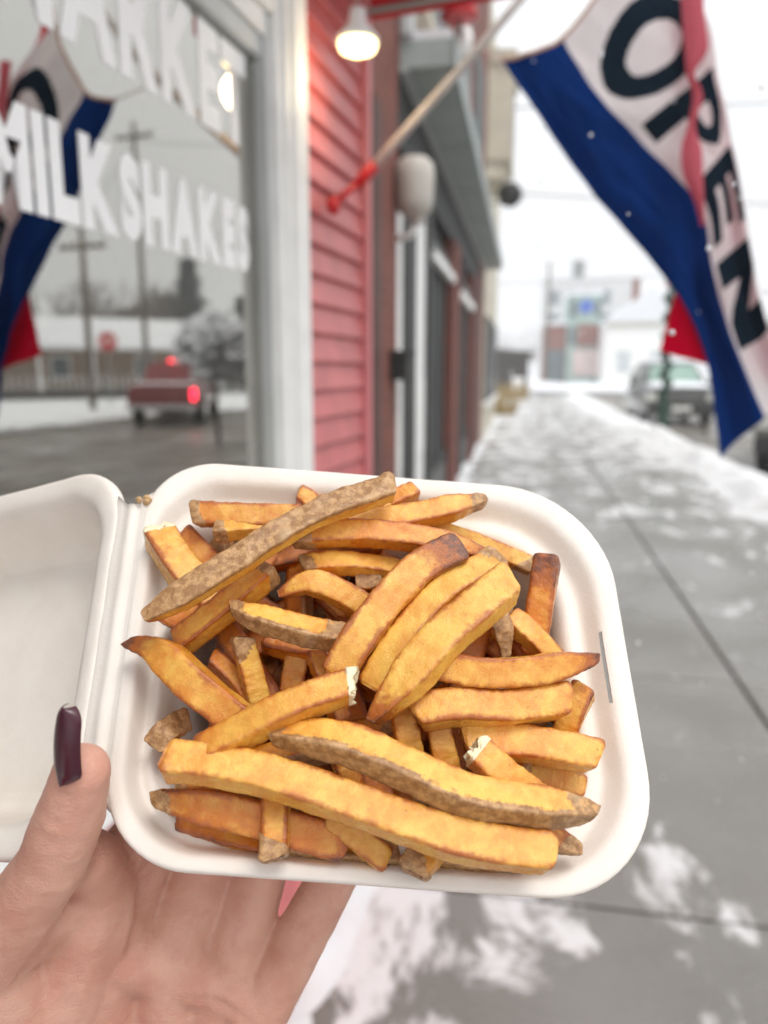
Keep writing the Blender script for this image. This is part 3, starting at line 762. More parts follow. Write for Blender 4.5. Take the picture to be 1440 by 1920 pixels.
plo = bpy.data.objects.new('lamp_light', pl); col.objects.link(plo); plo.parent = lamp; plo.location = (0, 0, -.07)

# white feather trees inside the window
def feather_tree(o, s, z0, h, r, label, seed, round_top=False):
    t = empty('feather_tree', shop_w(o, s, z0)); tag(t, label, 'decoration')
    rg = random.Random(seed); v = []; f = []
    for k in range(900):
        q = rg.random()
        if round_top: rad = r*math.sqrt(max(0, 1-(2*q-1)**2))
        else: rad = r*(1-q)**.8*(.75+.35*math.sin(q*22))
        a = rg.uniform(0, 6.283); d = rad*rg.uniform(.35, 1)
        c = Vector((d*math.cos(a), d*math.sin(a), q*h))
        out = Vector((math.cos(a), math.sin(a), rg.uniform(-.5, .5))).normalized()
        sd = out.cross(Vector((0, 0, 1))).normalized(); ln = rg.uniform(.02, .045); w = ln*.25
        b = len(v); v += [c-sd*w, c+sd*w, c+out*ln+sd*w*.4, c+out*ln-sd*w*.4]; f.append((b, b+1, b+2, b+3))
    obj('feathers', v, f, M['white'], t)
    MB().tube([(0, 0, 0), (0, 0, h*.9)], .008).build('stem', M['pole'], t)
    for k in range(9):
        a = k*2.4; q = .12+.09*k
        rr = r*((1-q)**.8 if not round_top else .95*math.sqrt(max(.05, 1-(2*q-1)**2)))
        MB().sphere((rr*math.cos(a), rr*math.sin(a), q*h), .008).build('light', M['fairy'], t, True)
feather_tree(-.14, .87, .965, .56, .15, 'white feather tree with fairy lights at the left of the window display', 1)
feather_tree(-.16, 1.30, .965, .50, .11, 'slim white feather tree with lights at the right of the window display', 2)
feather_tree(-.22, 1.36, 1.28, .30, .13, 'round white feather bouquet in the right corner of the window display', 3, True)

# ------------------------------------------------------------------ flag, pole, bracket
pb = Vector(POLE[0]); p1 = Vector(POLE[1]); p2 = Vector(POLE[3])
pole = empty('flag_pole', pb); tag(pole, 'pale wooden flag pole slanting up from a red bracket on the shop corner', 'flag pole')
pts = [Vector(q) - pb for q in POLE]
MB().tube(pts, [.0105, .0092, .0085, .008, .0075], 12).build('shaft', M['pole'], pole, True)
MB().sphere(pts[-1], .014).build('finial', M['galv'], pole, True)
d = (p1-pb).normalized()
MB().tube([pb-pb-d*.035, pb-pb+d*.025], .0135, 12).build('bracket_socket', M['redpaint'], pole, True)
wq = shop_w(.02, 1.83, 1.86) - pb
brk = MB().tube([wq, -d*.03], .007, 8)
wq2 = shop_w(.035, 1.70, 1.805) - pb
brk.tube([wq2, wq2*.4, -d*.03], .007, 8).sphere(wq2, .017, sc=(1, 1, 1.2))
brk.build('bracket_arm', M['redpaint'], pole, True)
MB().tube([Vector(FLAG[0][1][0])-pb, p1-pb], .002, 6).build('tie_cord', M['pole'], pole)

def catmull(P, t):
    """P: n x 3 array with uniform stations, t in 0..n-1"""
    n = len(P); i = min(int(t), n-2); u = t-i
    p0 = P[max(i-1, 0)]; a = P[i]; b = P[i+1]; p3 = P[min(i+2, n-1)]
    return .5*((2*a)+(-p0+b)*u+(2*p0-5*a+4*b-p3)*u*u+(-p0+3*a-3*b+p3)*u**3)

FU = [s[0] for s in FLAG]
FE = [np.array([s[1][k] for s in FLAG]) for k in range(4)]
def u2t(u):
    for i in range(len(FU)-1):
        if u <= FU[i+1]: return i+(u-FU[i])/(FU[i+1]-FU[i])
    return len(FU)-1
NU, NVV = 300, 210
fl_pos = np.zeros((NU+1, NVV+1, 3))
away = np.array([-.178, .967, -.183])           # roughly along the view of someone facing it
for i in range(NU+1):
    u = i/NU; t = u2t(u)
    E4 = np.array([catmull(e, t) for e in FE])
    for j in range(NVV+1):
        w = j/NVV*3
        p = catmull(E4, w) if w < 1.55 else None
        if p is None:
            # round the fold where the red stripe turns back behind the white
            a = catmull(E4, 1.55); b = E4[2]; c = E4[3]
            if w <= 2: q = (w-1.55)/.45; p = a*(1-q)+b*q - away*.02*math.sin(q*math.pi/2)*0
            else: q = w-2; p = b*(1-q)+c*q + away*(.012*math.sin(q*math.pi))
        rip = .006*math.sin(w*7.0+u*5)*(.4+u) + .009*mnoise.noise(Vector((u*6, w*2.2, 3.3)))
        rip += .004*mnoise.noise(Vector((u*14, w*7, 1.3)))
        fl_pos[i, j] = p + away*rip
def letter_mask(ch, x, y):
    """x along reading direction 0..1, y up 0..1"""
    if not (0 <= x <= 1 and 0 <= y <= 1): return False
    sx, sy = .36, .30
    if ch == 'O':
        r = ((x-.5)/.5)**2+((y-.5)/.5)**2; r2 = ((x-.5)/.24)**2+((y-.5)/.27)**2
        return r <= 1 and r2 >= 1
    if ch == 'P':
        if x < sx: return True
        cy, hy = .70, .30
        r = ((x-.45)/.55)**2+((y-cy)/hy)**2; r2 = ((x-.40)/.30)**2+((y-cy)/.12)**2
        return y > .4 and (r <= 1 or x < .5) and not (r2 < 1)
    if ch == 'E':
        return x < sx or y < sy*.8 or y > 1-sy*.8 or abs(y-.5) < .11 and x < .9
    if ch == 'N':
        return x < .31 or x > .69 or abs((1-y)-((x-.1)/.8)) < .24
letters = [('O', .09, .31), ('P', .345, .52), ('E', .55, .70), ('N', .735, .90)]
M['fblue'] = cloth('blue_flag_nylon', (.006, .028, .135), .2)
M['fred'] = cloth('red_flag_nylon', (.70, .004, .035), .45)
M['fwhite'] = cloth('white_flag_nylon', (.80, .77, .78), .42)
M['fblack'] = cloth('black_flag_print', (.010, .018, .028), .06)
flag = empty('open_flag', tuple(fl_pos[NU, 0])); tag(flag, 'blue, white and red nylon flag reading OPEN hanging over the pavement', 'flag')
fo = fl_pos[NU, 0]
def flag_part(name, j0, j1, mat, test=None, off=0):
    ids = {}; v = []; f = []
    def vid(i, j):
        if (i, j) not in ids:
            ids[(i, j)] = len(v); v.append(fl_pos[i, j]-fo-away*off)
        return ids[(i, j)]
    for i in range(NU):
        for j in range(j0, j1):
            if test is None or test((i+.5)/NU, ((j+.5)/NVV*3)):
                f.append((vid(i, j), vid(i+1, j), vid(i+1, j+1), vid(i, j+1)))
    return obj(name, v, f, mat, flag, True)
def in_letters(u, w):
    for ch, a, b in letters:
        if letter_mask(ch, (u-a)/(b-a), (w-1.10)/.84): return ch
    return None
third = NVV//3
flag_part('blue_stripe', 0, third, M['fblue'])
flag_part('white_stripe', third, 2*third, M['fwhite'], lambda u, w: in_letters(u, w) is None)
for ch in 'OPEN':
    flag_part('letter', third, 2*third, M['fblack'], lambda u, w, c=ch: in_letters(u, w) == c)
flag_part('red_stripe', 2*third, NVV, M['fred'])
fw = []; ff = []
ncol = 9
for r_ in range(73):
    tr = r_/72*(len(FOLD)-1)
    a_, m_, b_ = (catmull(np.array([q[k] for q in FOLD]), tr) for k in range(3))
    for c_ in range(ncol):
        q = c_/(ncol-1)
        fw.append(a_*(1-q)+b_*q - away*.012*math.sin(q*math.pi) - fo)
for r_ in range(72):
    for c_ in range(ncol-1):
        ff.append((r_*ncol+c_, r_*ncol+c_+1, (r_+1)*ncol+c_+1, (r_+1)*ncol+c_))
obj('red_fold', fw, ff, cloth('backlit_red_nylon', (.66, .15, .19), .5), flag, True)  # paler than the red stripe: backlight through the cloth put into its colour
hem = MB()
hem.tube([fl_pos[0, j]-fo for j in range(0, NVV-third, 6)], .004, 6)
hem.build('hoist_hem', plain('tan_hem_webbing', (.42, .25, .17), .8), flag)

# ------------------------------------------------------------------ brick store next door
FX = -.84
store = empty('brick_store', (FX, 8, 0)); tag(store, 'red-brown brick store with black shopfront and grey metal canopy beyond the red shop', 'store')
def sb(name, mat, y0, y1, z0, z1, x0, x1, parent=None, r=None):
    """box given in world coordinates, parented to the store"""
    m = MB()
    a = (x0-FX, y0-8, z0); b = (x1-FX, y1-8, z1)
    if r: m.bbox(a, b, r)
    else: m.box(a, b)
    o = m.build(name, mat, parent or store)
    return o
sb('brick_pier', M['brick'], 2.3, 5.12, 0, 2.9, FX-.4, FX)
sb('pier_edge', plain('dark_brown_trim', (.06, .022, .014), .6), 4.30, 4.50, 0, 2.89, FX, FX+.008)
sb('upper_wall', M['brick'], 2.3, 15.3, 3.551, 11.5, FX-.4, FX)
sb('upper_strip', M['brick'], 5.121, 15.3, 3.3005, 3.5505, FX-.3, FX)
sb('spandrel', M['brick'], 2.3, 5.12, 2.901, 3.55, FX-.4, FX-.002)
sb('sign_band', M['black'], 5.1205, 13.70, 2.859, 3.30, FX-.3, FX-.001)
sb('store_back', M['dark'], 5.125, 14.5, 0, 2.9, FX-2.5, FX-2.4)
sb('store_floor', M['dark'], 5.125, 14.5, -.02, .02, FX-2.4, FX-.2)
fas = sb('canopy', M['soffit'], 5.2, 15.3, 3.31, 3.47, FX+.001, FX+.33)
sb('canopy_edge', M['galv'], 5.19, 15.31, 3.30, 3.48, FX+.331, FX+.35, fas)
sb('canopy_trim', M['lightgrey'], 5.2, 15.3, 3.29, 3.309, FX+.001, FX+.05, fas)
for k in range(6):
    sb('soffit_panel', M['soffit'], 5.25+k*1.67, 5.25+k*1.67+1.62, 3.298, 3.3095, FX+.055, FX+.325, fas)
sb('downspout', M['lightgrey'], 5.16, 5.26, 3.481, 8.5, FX+.001, FX+.09, None, .02)
for y0, y1 in ((5.7, 7.4), (9.0, 10.4), (12.0, 13.2)):
    w = sb('upper_window', M['teal'], y0, y1, 3.9, 5.9, FX+.001, FX+.06)
    sb('pane', M['storeglass'], y0+.12, y1-.12, 4.0, 4.85, FX+.061, FX+.066, w)
    sb('pane', M['storeglass'], y0+.12, y1-.12, 4.95, 5.8, FX+.061, FX+.066, w)
    sb('sill', M['cream'], y0-.1, y1+.1, 3.8, 3.899, FX+.001, FX+.12, w)
# shopfront: white panes painted as mirrored snow, black frames, glass, brick-red columns
for y0, y1 in ((5.13, 5.40), (5.98, 6.62)):
    p = sb('reflection_pane', M['white'], y0, y1, .25, 2.72, FX-.10, FX-.01)
    sb('reflection_bead', M['white'], y0+.05, y1-.05, .75, 1.35, FX-.0095, FX, p, .004)
for y0, y1 in ((5.405, 5.975), (6.63, 7.0), (10.3, 10.6), (13.3, 13.7)):
    sb('black_post', M['black'], y0, y1, 0, 2.86, FX-.10, FX+.01)
for y0, y1 in ((8.85, 9.7), (12.1, 12.7)):
    sb('red_column', M['brick'], y0, y1, 0, 2.86, FX-.12, FX+.03)
sb('head_beam', M['black'], 5.125, 14.5, 2.74, 2.858, FX-.12, FX-.101)
for y0, y1 in ((7.0, 8.85), (9.7, 10.3), (10.6, 12.1), (12.7, 13.3)):
    g = sb('store_window', M['black'], y0+.001, y1-.001, .45, .55, FX-.10, FX-.02)
    sb('pane', M['storeglass'], y0+.001, y1-.001, .551, 2.5, FX-.07, FX-.062, g)
    sb('transom', M['greymetal'], y0+.001, y1-.001, 2.501, 2.6, FX-.09, FX-.01, g)
    sb('stall_riser', M['greymetal'], y0+.001, y1-.001, .0, .449, FX-.10, FX-.03, g)
mull = 0
for y in (7.6, 8.2, 11.1, 11.6):
    sb('mullion', M['greymetal'], y, y+.07, .551, 2.5, FX-.09, FX-.03)
sb('end_pier', M['brick'], 13.705, 15.3, 0, 3.30, FX-.4, FX)
sb('snow_ledge', M['snow'], 5.2, 15.3, 3.471, 3.52, FX+.01, FX+.32, fas)
aw2 = sb('white_rail', M['white'], 6.9, 8.8, 2.38, 2.46, FX-.01, FX+.05)
aw3 = sb('white_rail', M['white'], 9.75, 12.0, 2.30, 2.40, FX-.01, FX+.06)

lant = empty('wall_lantern', (FX, 5.05, 2.3)); tag(lant, 'pale rounded lantern housing on a bracket beside the brick pier', 'lantern')
MB().lathe([(.01, .45), (.08, .44), (.118, .40), (.124, .33), (.12, .18), (.10, .12), (.06, .09), (.01, .088)], (.12, 0, 0), 20).build('lantern_body', plain('beige_grey_lantern', (.52, .49, .44), .5, .1), lant, True)
MB().lathe([(.01, .087), (.05, .085), (.045, .05), (.01, .045)], (.14, 0, 0), 16).build('lantern_collar', M['pole'], lant, True)
MB().tube([(0, 0, -.04), (.09, 0, -.02), (.14, 0, .05)], .02, 8).build('lantern_arm', M['white'], lant, True)
mb_ = empty('mail_box', (FX, 5.0, 1.38)); tag(mb_, 'small black mail box on the shopfront beside the white reflection panes', 'mail box')
MB().bbox((.001, -.17, 0), (.11, .17, .16), .012).build('box_body', M['black'], mb_)
MB().bbox((.0, -.18, .161), (.125, .18, .185), .008).build('box_lid', M['black'], mb_)
sc_ = empty('wall_sconce', (FX+.14, 6.6, 3.95)); tag(sc_, 'red and white lamp fixed above the grey canopy', 'sconce')
MB().lathe([(.02, .42), (.06, .40), (.12, .30), (.15, .20), (.14, .19), (.02, .2)], (.10, 0, 0), 16).build('sconce_shade', M['redpaint'], sc_, True)
MB().sphere((.12, .22, .12), .075, sc=(1, 1, 1.5)).build('sconce_globe', M['white'], sc_, True)
MB().tube([(-.14, 0, .35), (.1, 0, .40)], .015).tube([(.1, 0, .22), (.12, .22, .12)], .012).build('sconce_arm', M['greymetal'], sc_)

# cream building with an upper bay
cb = empty('cream_building', (FX, 17, 0)); tag(cb, 'cream stucco building with a projecting upper bay beyond the brick store', 'building')
def cbx(name, mat, y0, y1, z0, z1, x0, x1, parent=None):
    return MB().box((x0-FX, y0-17, z0), (x1-FX, y1-17, z1)).build(name, mat, parent or cb)
cbx('wall', M['cream'], 15.35, 22, 0, 8.2, FX-6, FX+.02)
bay = MB().prism([(.021, 15.4-17), (.021, 17.4-17), (.46, 17.1-17), (.46, 15.5-17)], 5.3, 6.95, 2).build('bay', M['cream'], cb)
MB().prism([(.021, 15.36-17), (.021, 17.5-17), (.52, 17.2-17), (.52, 15.42-17)], 6.951, 7.18, 2).build('bay_cornice', M['cream'], bay)
MB().prism([(.021, 15.45-17), (.021, 17.3-17), (.34, 17.0-17), (.34, 15.6-17)], 5.0, 5.299, 2).build('bay_foot', M['cream'], bay)
MB().box((.461, 15.8-17, 5.6), (.468, 16.9-17, 6.7)).build('bay_window', M['storeglass'], bay)
for y0 in (15.8, 17.9, 19.9):
    w = cbx('ground_window', M['black'], y0, y0+1.6, .8, 2.5, FX+.021, FX+.06)
    cbx('pane', M['storeglass'], y0+.1, y0+1.5, .9, 2.4, FX+.061, FX+.065, w)
    cbx('sill', M['white'], y0-.1, y0+1.7, .7, .799, FX+.021, FX+.12, w)
dish = empty('satellite_dish', (FX+.021, 15.6, 4.55)); tag(dish, 'dark satellite dish on an arm high on the cream building corner', 'satellite dish')
MB().lathe([(.01, .0), (.12, .02), (.20, .07), (.235, .12), (.22, .12), (.11, .045), (.01, .03)], (.42, 0, .18), 20, 1).build('reflector', M['black'], dish, True)
MB().tube([(0, 0, 0), (.3, .02, .02), (.42, .02, .16)], .02).tube([(.42, .02, .1), (.70, .25, .12)], .012).build('dish_arm', M['greymetal'], dish)

# ------------------------------------------------------------------ far end of the street
def windows_on(parent, plane_y, rects, mat, frame):
    for (x0, x1, z0, z1) in rects:
        w = MB().box((x0-.08, plane_y-.06, z0-.08), (x1+.08, plane_y-.001, z1+.08)).build('window', frame, parent)
        MB().box((x0, plane_y-.075, z0), (x1, plane_y-.0605, z1)).build('pane', mat, w)
M['farglass'] = plain('far_window_glass', (.10, .13, .14), .15, .2, 1, 0)
fb = empty('brick_block', (3.6, 66, 0)); tag(fb, 'distant brick and pale teal block with a round blue sign at the street end', 'building')
MB().box((-2.2, 0, -.16), (-.35, 6, 5.0)).build('brick_wall', M['brick2'], fb)
MB().box((-.349, -.3, -.16), (2.3, 6, 7.3)).build('teal_wall', M['tealpanel'], fb)
MB().box((.45, -.5, 3.3), (2.29, -.301, 5.0)).build('brick_band', M['brick2'], fb)
MB().box((.2, -.6, .9), (2.2, -.301, 3.0)).build('pale_awning', plain('pale_pink_panel', (.62, .5, .48), .7), fb)
MB().box((-1.9, -.05, .3), (-.5, -.001, 3.0)).build('dark_panel', M['farglass'], fb)
MB().lathe([(.001, 0), (.55, 0), (.55, .12), (.001, .12)], (1.05, -.45, 6.4), 24, 1).build('round_sign', M['blue'], fb)
windows_on(fb, -.3, [(-.2, .3, 5.6, 6.9), (1.75, 2.2, 5.6, 6.9), (-.2, .3, 3.4, 4.8)], M['farglass'], M['tealpanel'])
MB().box((-2.3, -.1, 5.001), (-.35, 6, 5.3)).build('roof_snow', M['snow'], fb)
MB().box((-.45, -.4, 7.301), (2.4, 6, 7.6)).build('roof_snow', M['snow'], fb)
wb = empty('white_house', (8.6, 60, 0)); tag(wb, 'distant white gabled building with snow on its roof', 'building')
MB().box((-2.8, 0, -.16), (3.2, 8, 4.8)).build('wall', M['white'], wb)
MB().prism([(-3.1, 4.801), (3.5, 4.801), (.2, 7.2)], -.3, 8.3, 1).build('roof', M['snow'], wb)
MB().box((-1.0, 1.0, 5.8), (-.5, 1.5, 8.0)).build('chimney', M['brick2'], wb)
MB().box((-2.9, -.12, 4.55), (3.3, -.001, 4.78)).build('eave_board', M['cream'], wb)
windows_on(wb, 0, [(-2.0, -1.0, 1.2, 2.8), (.4, 1.4, 1.2, 2.8), (1.9, 2.7, 1.2, 2.8)], plain('frosted_far_pane', (.55, .58, .6), .3), M['white'])
tb = empty('tall_block', (4.5, 110, 0)); tag(tb, 'pale tall building hazy in the far distance', 'building')
MB().box((-2.5, 0, -.16), (9, 10, 13.5)).build('wall', plain('pale_far_wall', (.5, .5, .5), .8), tb)
MB().box((1.5, 2, 13.501), (3.0, 4, 16)).build('roof_house', M['greymetal'], tb)
windows_on(tb, 0, [(-1.5+i*2.2, -.3+i*2.2, z, z+1.8) for i in range(4) for z in (4, 7, 10)], M['farglass'], M['greymetal'])

shed = empty('brown_shed', (-1.2, 44, 0)); tag(shed, 'dark brown board shed with a snowy top at the end of the pavement', 'shed')
MB().box((-1.3, 0, -.16), (1.35, 5, 2.1)).build('wall', M['brownwall'], shed)
MB().prism([(-1.5, 2.101), (1.55, 2.101), (1.5, 2.4), (-1.4, 2.65)], -.2, 5.2, 1).build('roof', M['brownwall'], shed)
for k in range(8): MB().box((-1.28+k*.33, -.03, 0), (-.99+k*.33, -.001, 2.05)).build('board', M['brownwall'], shed)
MB().box((.5, -.06, .0), (1.1, -.031, 1.0)).build('white_notice', M['white'], shed)

def tuft(name, loc, w, h, n, mat, label, cat, seed):
    rg = random.Random(seed); v = []; f = []
    for k in range(n):
        a = rg.uniform(0, 6.28); r = w*math.sqrt(rg.random())
        b0 = Vector((r*math.cos(a), r*math.sin(a)*.6, 0)); tp = b0*1.3+Vector((rg.uniform(-.2, .2)*h, rg.uniform(-.2, .2)*h, h*rg.uniform(.5, 1)))
        s = Vector((.02, .01, 0)); b = len(v)
        v += [b0-s, b0+s, tp+s*.3, tp-s*.3]; f.append((b, b+1, b+2, b+3))
    return tag(obj(name, v, f, mat, loc=loc), label, cat)
tuft('dry_bush', (-.75, 25.5, 0), .45, .55, 150, M['drygrass'], 'dry yellow bush standing at the foot of the cream building', 'bush', 5)
tuft('dry_bush', (-1.0, 38, -.1), 1.1, 1.0, 260, M['drygrass'], 'dry tan bush in front of the brown shed', 'bush', 6)

def tree(name, loc, h, seed, label, group=None, spread=.5, levels=5, thick=.018):
    rg = random.Random(seed)
    t = empty(name, loc); tag(t, label, 'tree', group)
    trunk, crown = MB(), MB()
    def grow(p, d, ln, r, lv):
        q = p + d*ln
        mid = p + d*ln*.5 + Vector((rg.uniform(-1, 1), rg.uniform(-1, 1), 0))*ln*.06
        (trunk if lv == 0 else crown).tube([p, mid, q], [r, r*.85, r*.68], 6 if lv < 2 else 3, False)
        if lv >= levels: return
        for k in range(rg.choice((2, 3, 3)) if lv else 4):
            a = rg.uniform(0, 6.28); tilt = rg.uniform(.35, .9)*spread*2
            sd = d.orthogonal().normalized(); sd = Matrix.Rotation(a, 3, d) @ sd
            nd = (d*math.cos(tilt)+sd*math.sin(tilt)+Vector((0, 0, .12))).normalized()
            st = p + d*ln*rg.uniform(.6, 1)
            grow(st, nd, ln*rg.uniform(.6, .82), r*.6, lv+1)
    grow(Vector((0, 0, -.2)), Vector((rg.uniform(-.05, .05), rg.uniform(-.05, .05), 1)).normalized(), h*.32, h*thick, 0)
    trunk.build('trunk', M['bark'], t); crown.build('crown', M['bark'], t)
    return t
tree('bare_tree', (-2.6, 52, -.1), 6.2, 1, 'bare grey tree rising behind the brown shed', 'bare street-end trees', .55, 6)
tree('bare_tree', (-.7, 56, -.1), 5.0, 2, 'smaller bare tree right of the brown shed', 'bare street-end trees', .5, 6)
tree('bare_tree', (-6.5, 62, -.1), 8.0, 3, 'tall bare tree far left at the street end', 'bare street-end trees', .5, 6)

def upole(loc, h, label, arm=True, lean=0):
    t = empty('utility_pole', loc); tag(t, label, 'utility pole')
    MB().tube([(0, 0, -.3), (0, 0, h*.5), (lean, 0, h)], [.15, .13, .10], 10).build('post', M['timber'], t, True)
    if arm:
        MB().box((-1.1, -.06, h-.75), (1.1, .06, h-.6)).build('cross_arm', M['timber'], t)
        for x in (-1, -.4, .4, 1): MB().lathe([(.05, 0), (.05, .12), (.02, .16)], (x, 0, h-.599), 8).build('insulator', M['greymetal'], t)
    return t
upole((1.55, 62, -.16), 9.6, 'thin distant pole in front of the brick block', False)
upole((20.8, 25.6, -.16), 7.0, 'nearer timber pole across the road, seen reflected in the window')
upole((24.5, 34.1, -.16), 13.6, 'taller timber pole with a cross arm across the road, seen reflected in the window')
def wire(pts, r, label):
    P = []
    for a, b in zip(pts, pts[1:]):
        a = Vector(a); b = Vector(b)
        for k in range(13):
            q = k/12; P.append(a.lerp(b, q)-Vector((0, 0, .04*(b-a).length*(1-(2*q-1)**2)*.5)))
    return tag(MB().tube(P, r, 5).build('overhead_wire', M['cable']), label, 'wire')
wire([(-.8, 21, 5.9), (24.5, 34.1, 8.2)], .018, 'lowest overhead wire crossing the street behind the flag')
wire([(-.8, 20, 7.6), (24.5, 34.1, 12.6)], .02, 'upper overhead wire crossing the sky above the flag')
wire([(24.4, 34.1, 13), (20.8, 25.6, 6.9), (20, -30, 7)], .02, 'wire along the far side poles seen in the window reflection')
wire([(14, 60, 8.4), (-8, 60, 8.0)], .03, 'far wire above the white building')

# ------------------------------------------------------------------ vehicles
def wheel(parent, c, r=.36, w=.22, rimmat=None):
    t = MB().lathe([(r*.62, -w/2), (r*.93, -w/2), (r, -w*.3), (r, w*.3), (r*.93, w/2), (r*.62, w/2)], c, 24, 0).build('wheel', M['rubber'], parent, True)
    MB().lathe([(.02, -w*.36), (r*.3, -w*.4), (r*.6, -w*.46), (r*.6, w*.46), (r*.3, w*.4), (.02, w*.36)], c, 18, 0).build('rim', rimmat or M['chrome'], t, True)

def pickup_body(secs, name, mat, parent):
    """loft of rounded cross-sections: (y, half width bottom, half width top, z0, z1)"""
    m = MB(); v = []; n = 12; f = []
    for (y, wb_, wt, z0, z1) in secs:
        r = .10
        ring = [(-wb_+.04, z0), (wb_-.04, z0), (wb_, z0+.06), (wb_+.02, (z0+z1)*.5), (wt, z1-r), (wt-.04, z1-.03), (wt-r, z1), (0, z1+.015), (-wt+r, z1), (-wt+.04, z1-.03), (-wt, z1-r), (-wb_-.02, (z0+z1)*.5), (-wb_, z0+.06)]
        v += [(x, y, z) for x, z in ring]; n = len(ring)
    for i in range(len(secs)-1):
        for k in range(n):
            f.append((i*n+k, i*n+(k+1) % n, (i+1)*n+(k+1) % n, (i+1)*n+k))
    f.append(tuple(range(n))[::-1]); f.append(tuple((len(secs)-1)*n+k for k in range(n)))
    m.add(v, f)
    return smooth_by_angle(recalc(m.build(name, mat, parent)), 35)

def suv(loc, rotz, paint, label, hood_snow=True):
    """front points to -y"""
    c = empty('parked_car', loc, rotz); tag(c, label, 'car', 'cars parked along the kerb')
    body = pickup_body([(0, .80, .80, .42, .92), (.05, .90, .86, .34, 1.02), (.5, .95, .90, .28, 1.10), (1.3, .96, .93, .27, 1.16), (3.9, .96, .93, .27, 1.16), (4.55, .93, .90, .32, 1.12), (4.7, .85, .85, .42, 1.0)], 'body', paint, c)
    cab = pickup_body([(1.15, .84, .80, 1.10, 1.17), (1.85, .85, .70, 1.12, 1.74), (2.2, .85, .70, 1.12, 1.80), (3.9, .85, .70, 1.12, 1.78), (4.55, .84, .72, 1.10, 1.2)], 'cabin', paint, c)
    ws = MB().add([(-.74, 1.215, 1.24), (.74, 1.215, 1.24), (.60, 1.76, 1.705), (-.60, 1.76, 1.705)], [(0, 1, 2, 3)]).build('windscreen', M['windscreen'], c)
    for s in (-1, 1):
        MB().add([(s*.885, 1.75, 1.22), (s*.885, 3.85, 1.22), (s*.765, 3.75, 1.66), (s*.765, 2.15, 1.66)], [(0, 1, 2, 3)] if s > 0 else [(3, 2, 1, 0)]).build('side_window', M['farglass'], c)
        MB().bbox((s*.78-.14, -.04, .70), (s*.78+.14, .10, .90), .04).build('headlight', M['lens'], c)
        MB().bbox((s*1.07-.10, 1.5, 1.12), (s*1.07+.10, 1.62, 1.30), .04).build('side_mirror', M['black'], c)
        MB().sphere((s*.70, -.035, .50), .07, sc=(1, .4, 1)).build('fog_lamp', M['lens'], c, True)
        for y in (.85, 3.75): wheel(c, (s*.84, y, .36))
    g = MB().bbox((-.60, -.05, .66), (.60, .06, .92), .02).build('grille', M['black'], c)
    for k in range(3): MB().box((-.55, -.062, .70+k*.07), (.55, -.051, .725+k*.07)).build('grille_bar', M['chrome'], g)
    MB().bbox((-.90, -.09, .34), (.90, .12, .60), .05).build('bumper', M['black'], c)
    MB().bbox((-.26, -.105, .44), (.26, -.091, .56), .004).build('number_plate', M['white'], c)
    if hood_snow:
        pickup_body([(.14, .74, .70, 1.02, 1.08), (.3, .80, .76, 1.03, 1.14), (1.05, .80, .78, 1.10, 1.22), (1.2, .74, .72, 1.14, 1.21)], 'hood_snow', M['snow'], c)
        pickup_body([(1.9, .60, .56, 1.73, 1.79), (2.1, .66, .62, 1.74, 1.88), (3.8, .66, .62, 1.74, 1.87), (3.98, .58, .55, 1.70, 1.77)], 'roof_snow', M['snow'], c)
    return c
suv((4.28, 22.6, -.13), 0, M['carpaint'], 'snow-topped dark grey car parked behind the garlanded lamp post')
suv((4.22, 11.9, -.13), R(-24), M['beigepaint'], 'nearer grey-beige car whose front corner shows under the flag')

def truck(loc, rotz):
    c = empty('pickup_truck', loc, rotz); tag(c, 'dark red pickup truck with lit brake lights, mirrored in the shop window', 'truck')
    pickup_body([(0, .92, .90, .55, 1.12), (.08, .96, .93, .50, 1.16), (2.0, .97, .94, .48, 1.16), (2.05, .97, .94, .48, 1.16), (5.1, .97, .92, .45, 1.12), (5.4, .9, .86, .5, 1.02)], 'body', M['truckpaint'], c)
    pickup_body([(2.0, .86, .80, 1.14, 1.18), (2.2, .86, .72, 1.14, 1.80), (3.6, .86, .70, 1.14, 1.82), (4.2, .86, .80, 1.12, 1.2)], 'cab', M['truckpaint'], c)
    MB().add([(-.66, 2.08, 1.26), (.66, 2.08, 1.26), (.58, 2.185, 1.70), (-.58, 2.185, 1.70)], [(0, 1, 2, 3)]).build('rear_window', M['farglass'], c)
    MB().box((-.80, -.012, .62), (.80, -.001, 1.08)).build('tailgate', M['truckpaint'], c)
    MB().bbox((-.95, -.16, .46), (.95, -.02, .60), .03).build('bumper', M['chrome'], c)
    for s in (-1, 1):
        MB().bbox((s*.86-.07, -.03, .72), (s*.86+.07, .05, 1.05), .03).build('tail_light', M['brake'] if s < 0 else M['truckpaint'], c)
        MB().add([(s*.88, 2.35, 1.24), (s*.88, 3.9, 1.24), (s*.80, 3.6, 1.68), (s*.80, 2.4, 1.68)], [(0, 1, 2, 3)]).build('side_window', M['farglass'], c)
        for y in (1.0, 4.4): wheel(c, (s*.86, y, .38), .38, .25)
    MB().box((-.14, 2.13, 1.80), (.14, 2.19, 1.86)).build('high_brake_light', M['brake'], c)
    MB().bbox((-.8, .1, 1.161), (.8, 1.9, 1.20), .015).build('bed_snow', M['snow'], c)
    return c
truck((12.0, 18.2, -.13), R(-26))

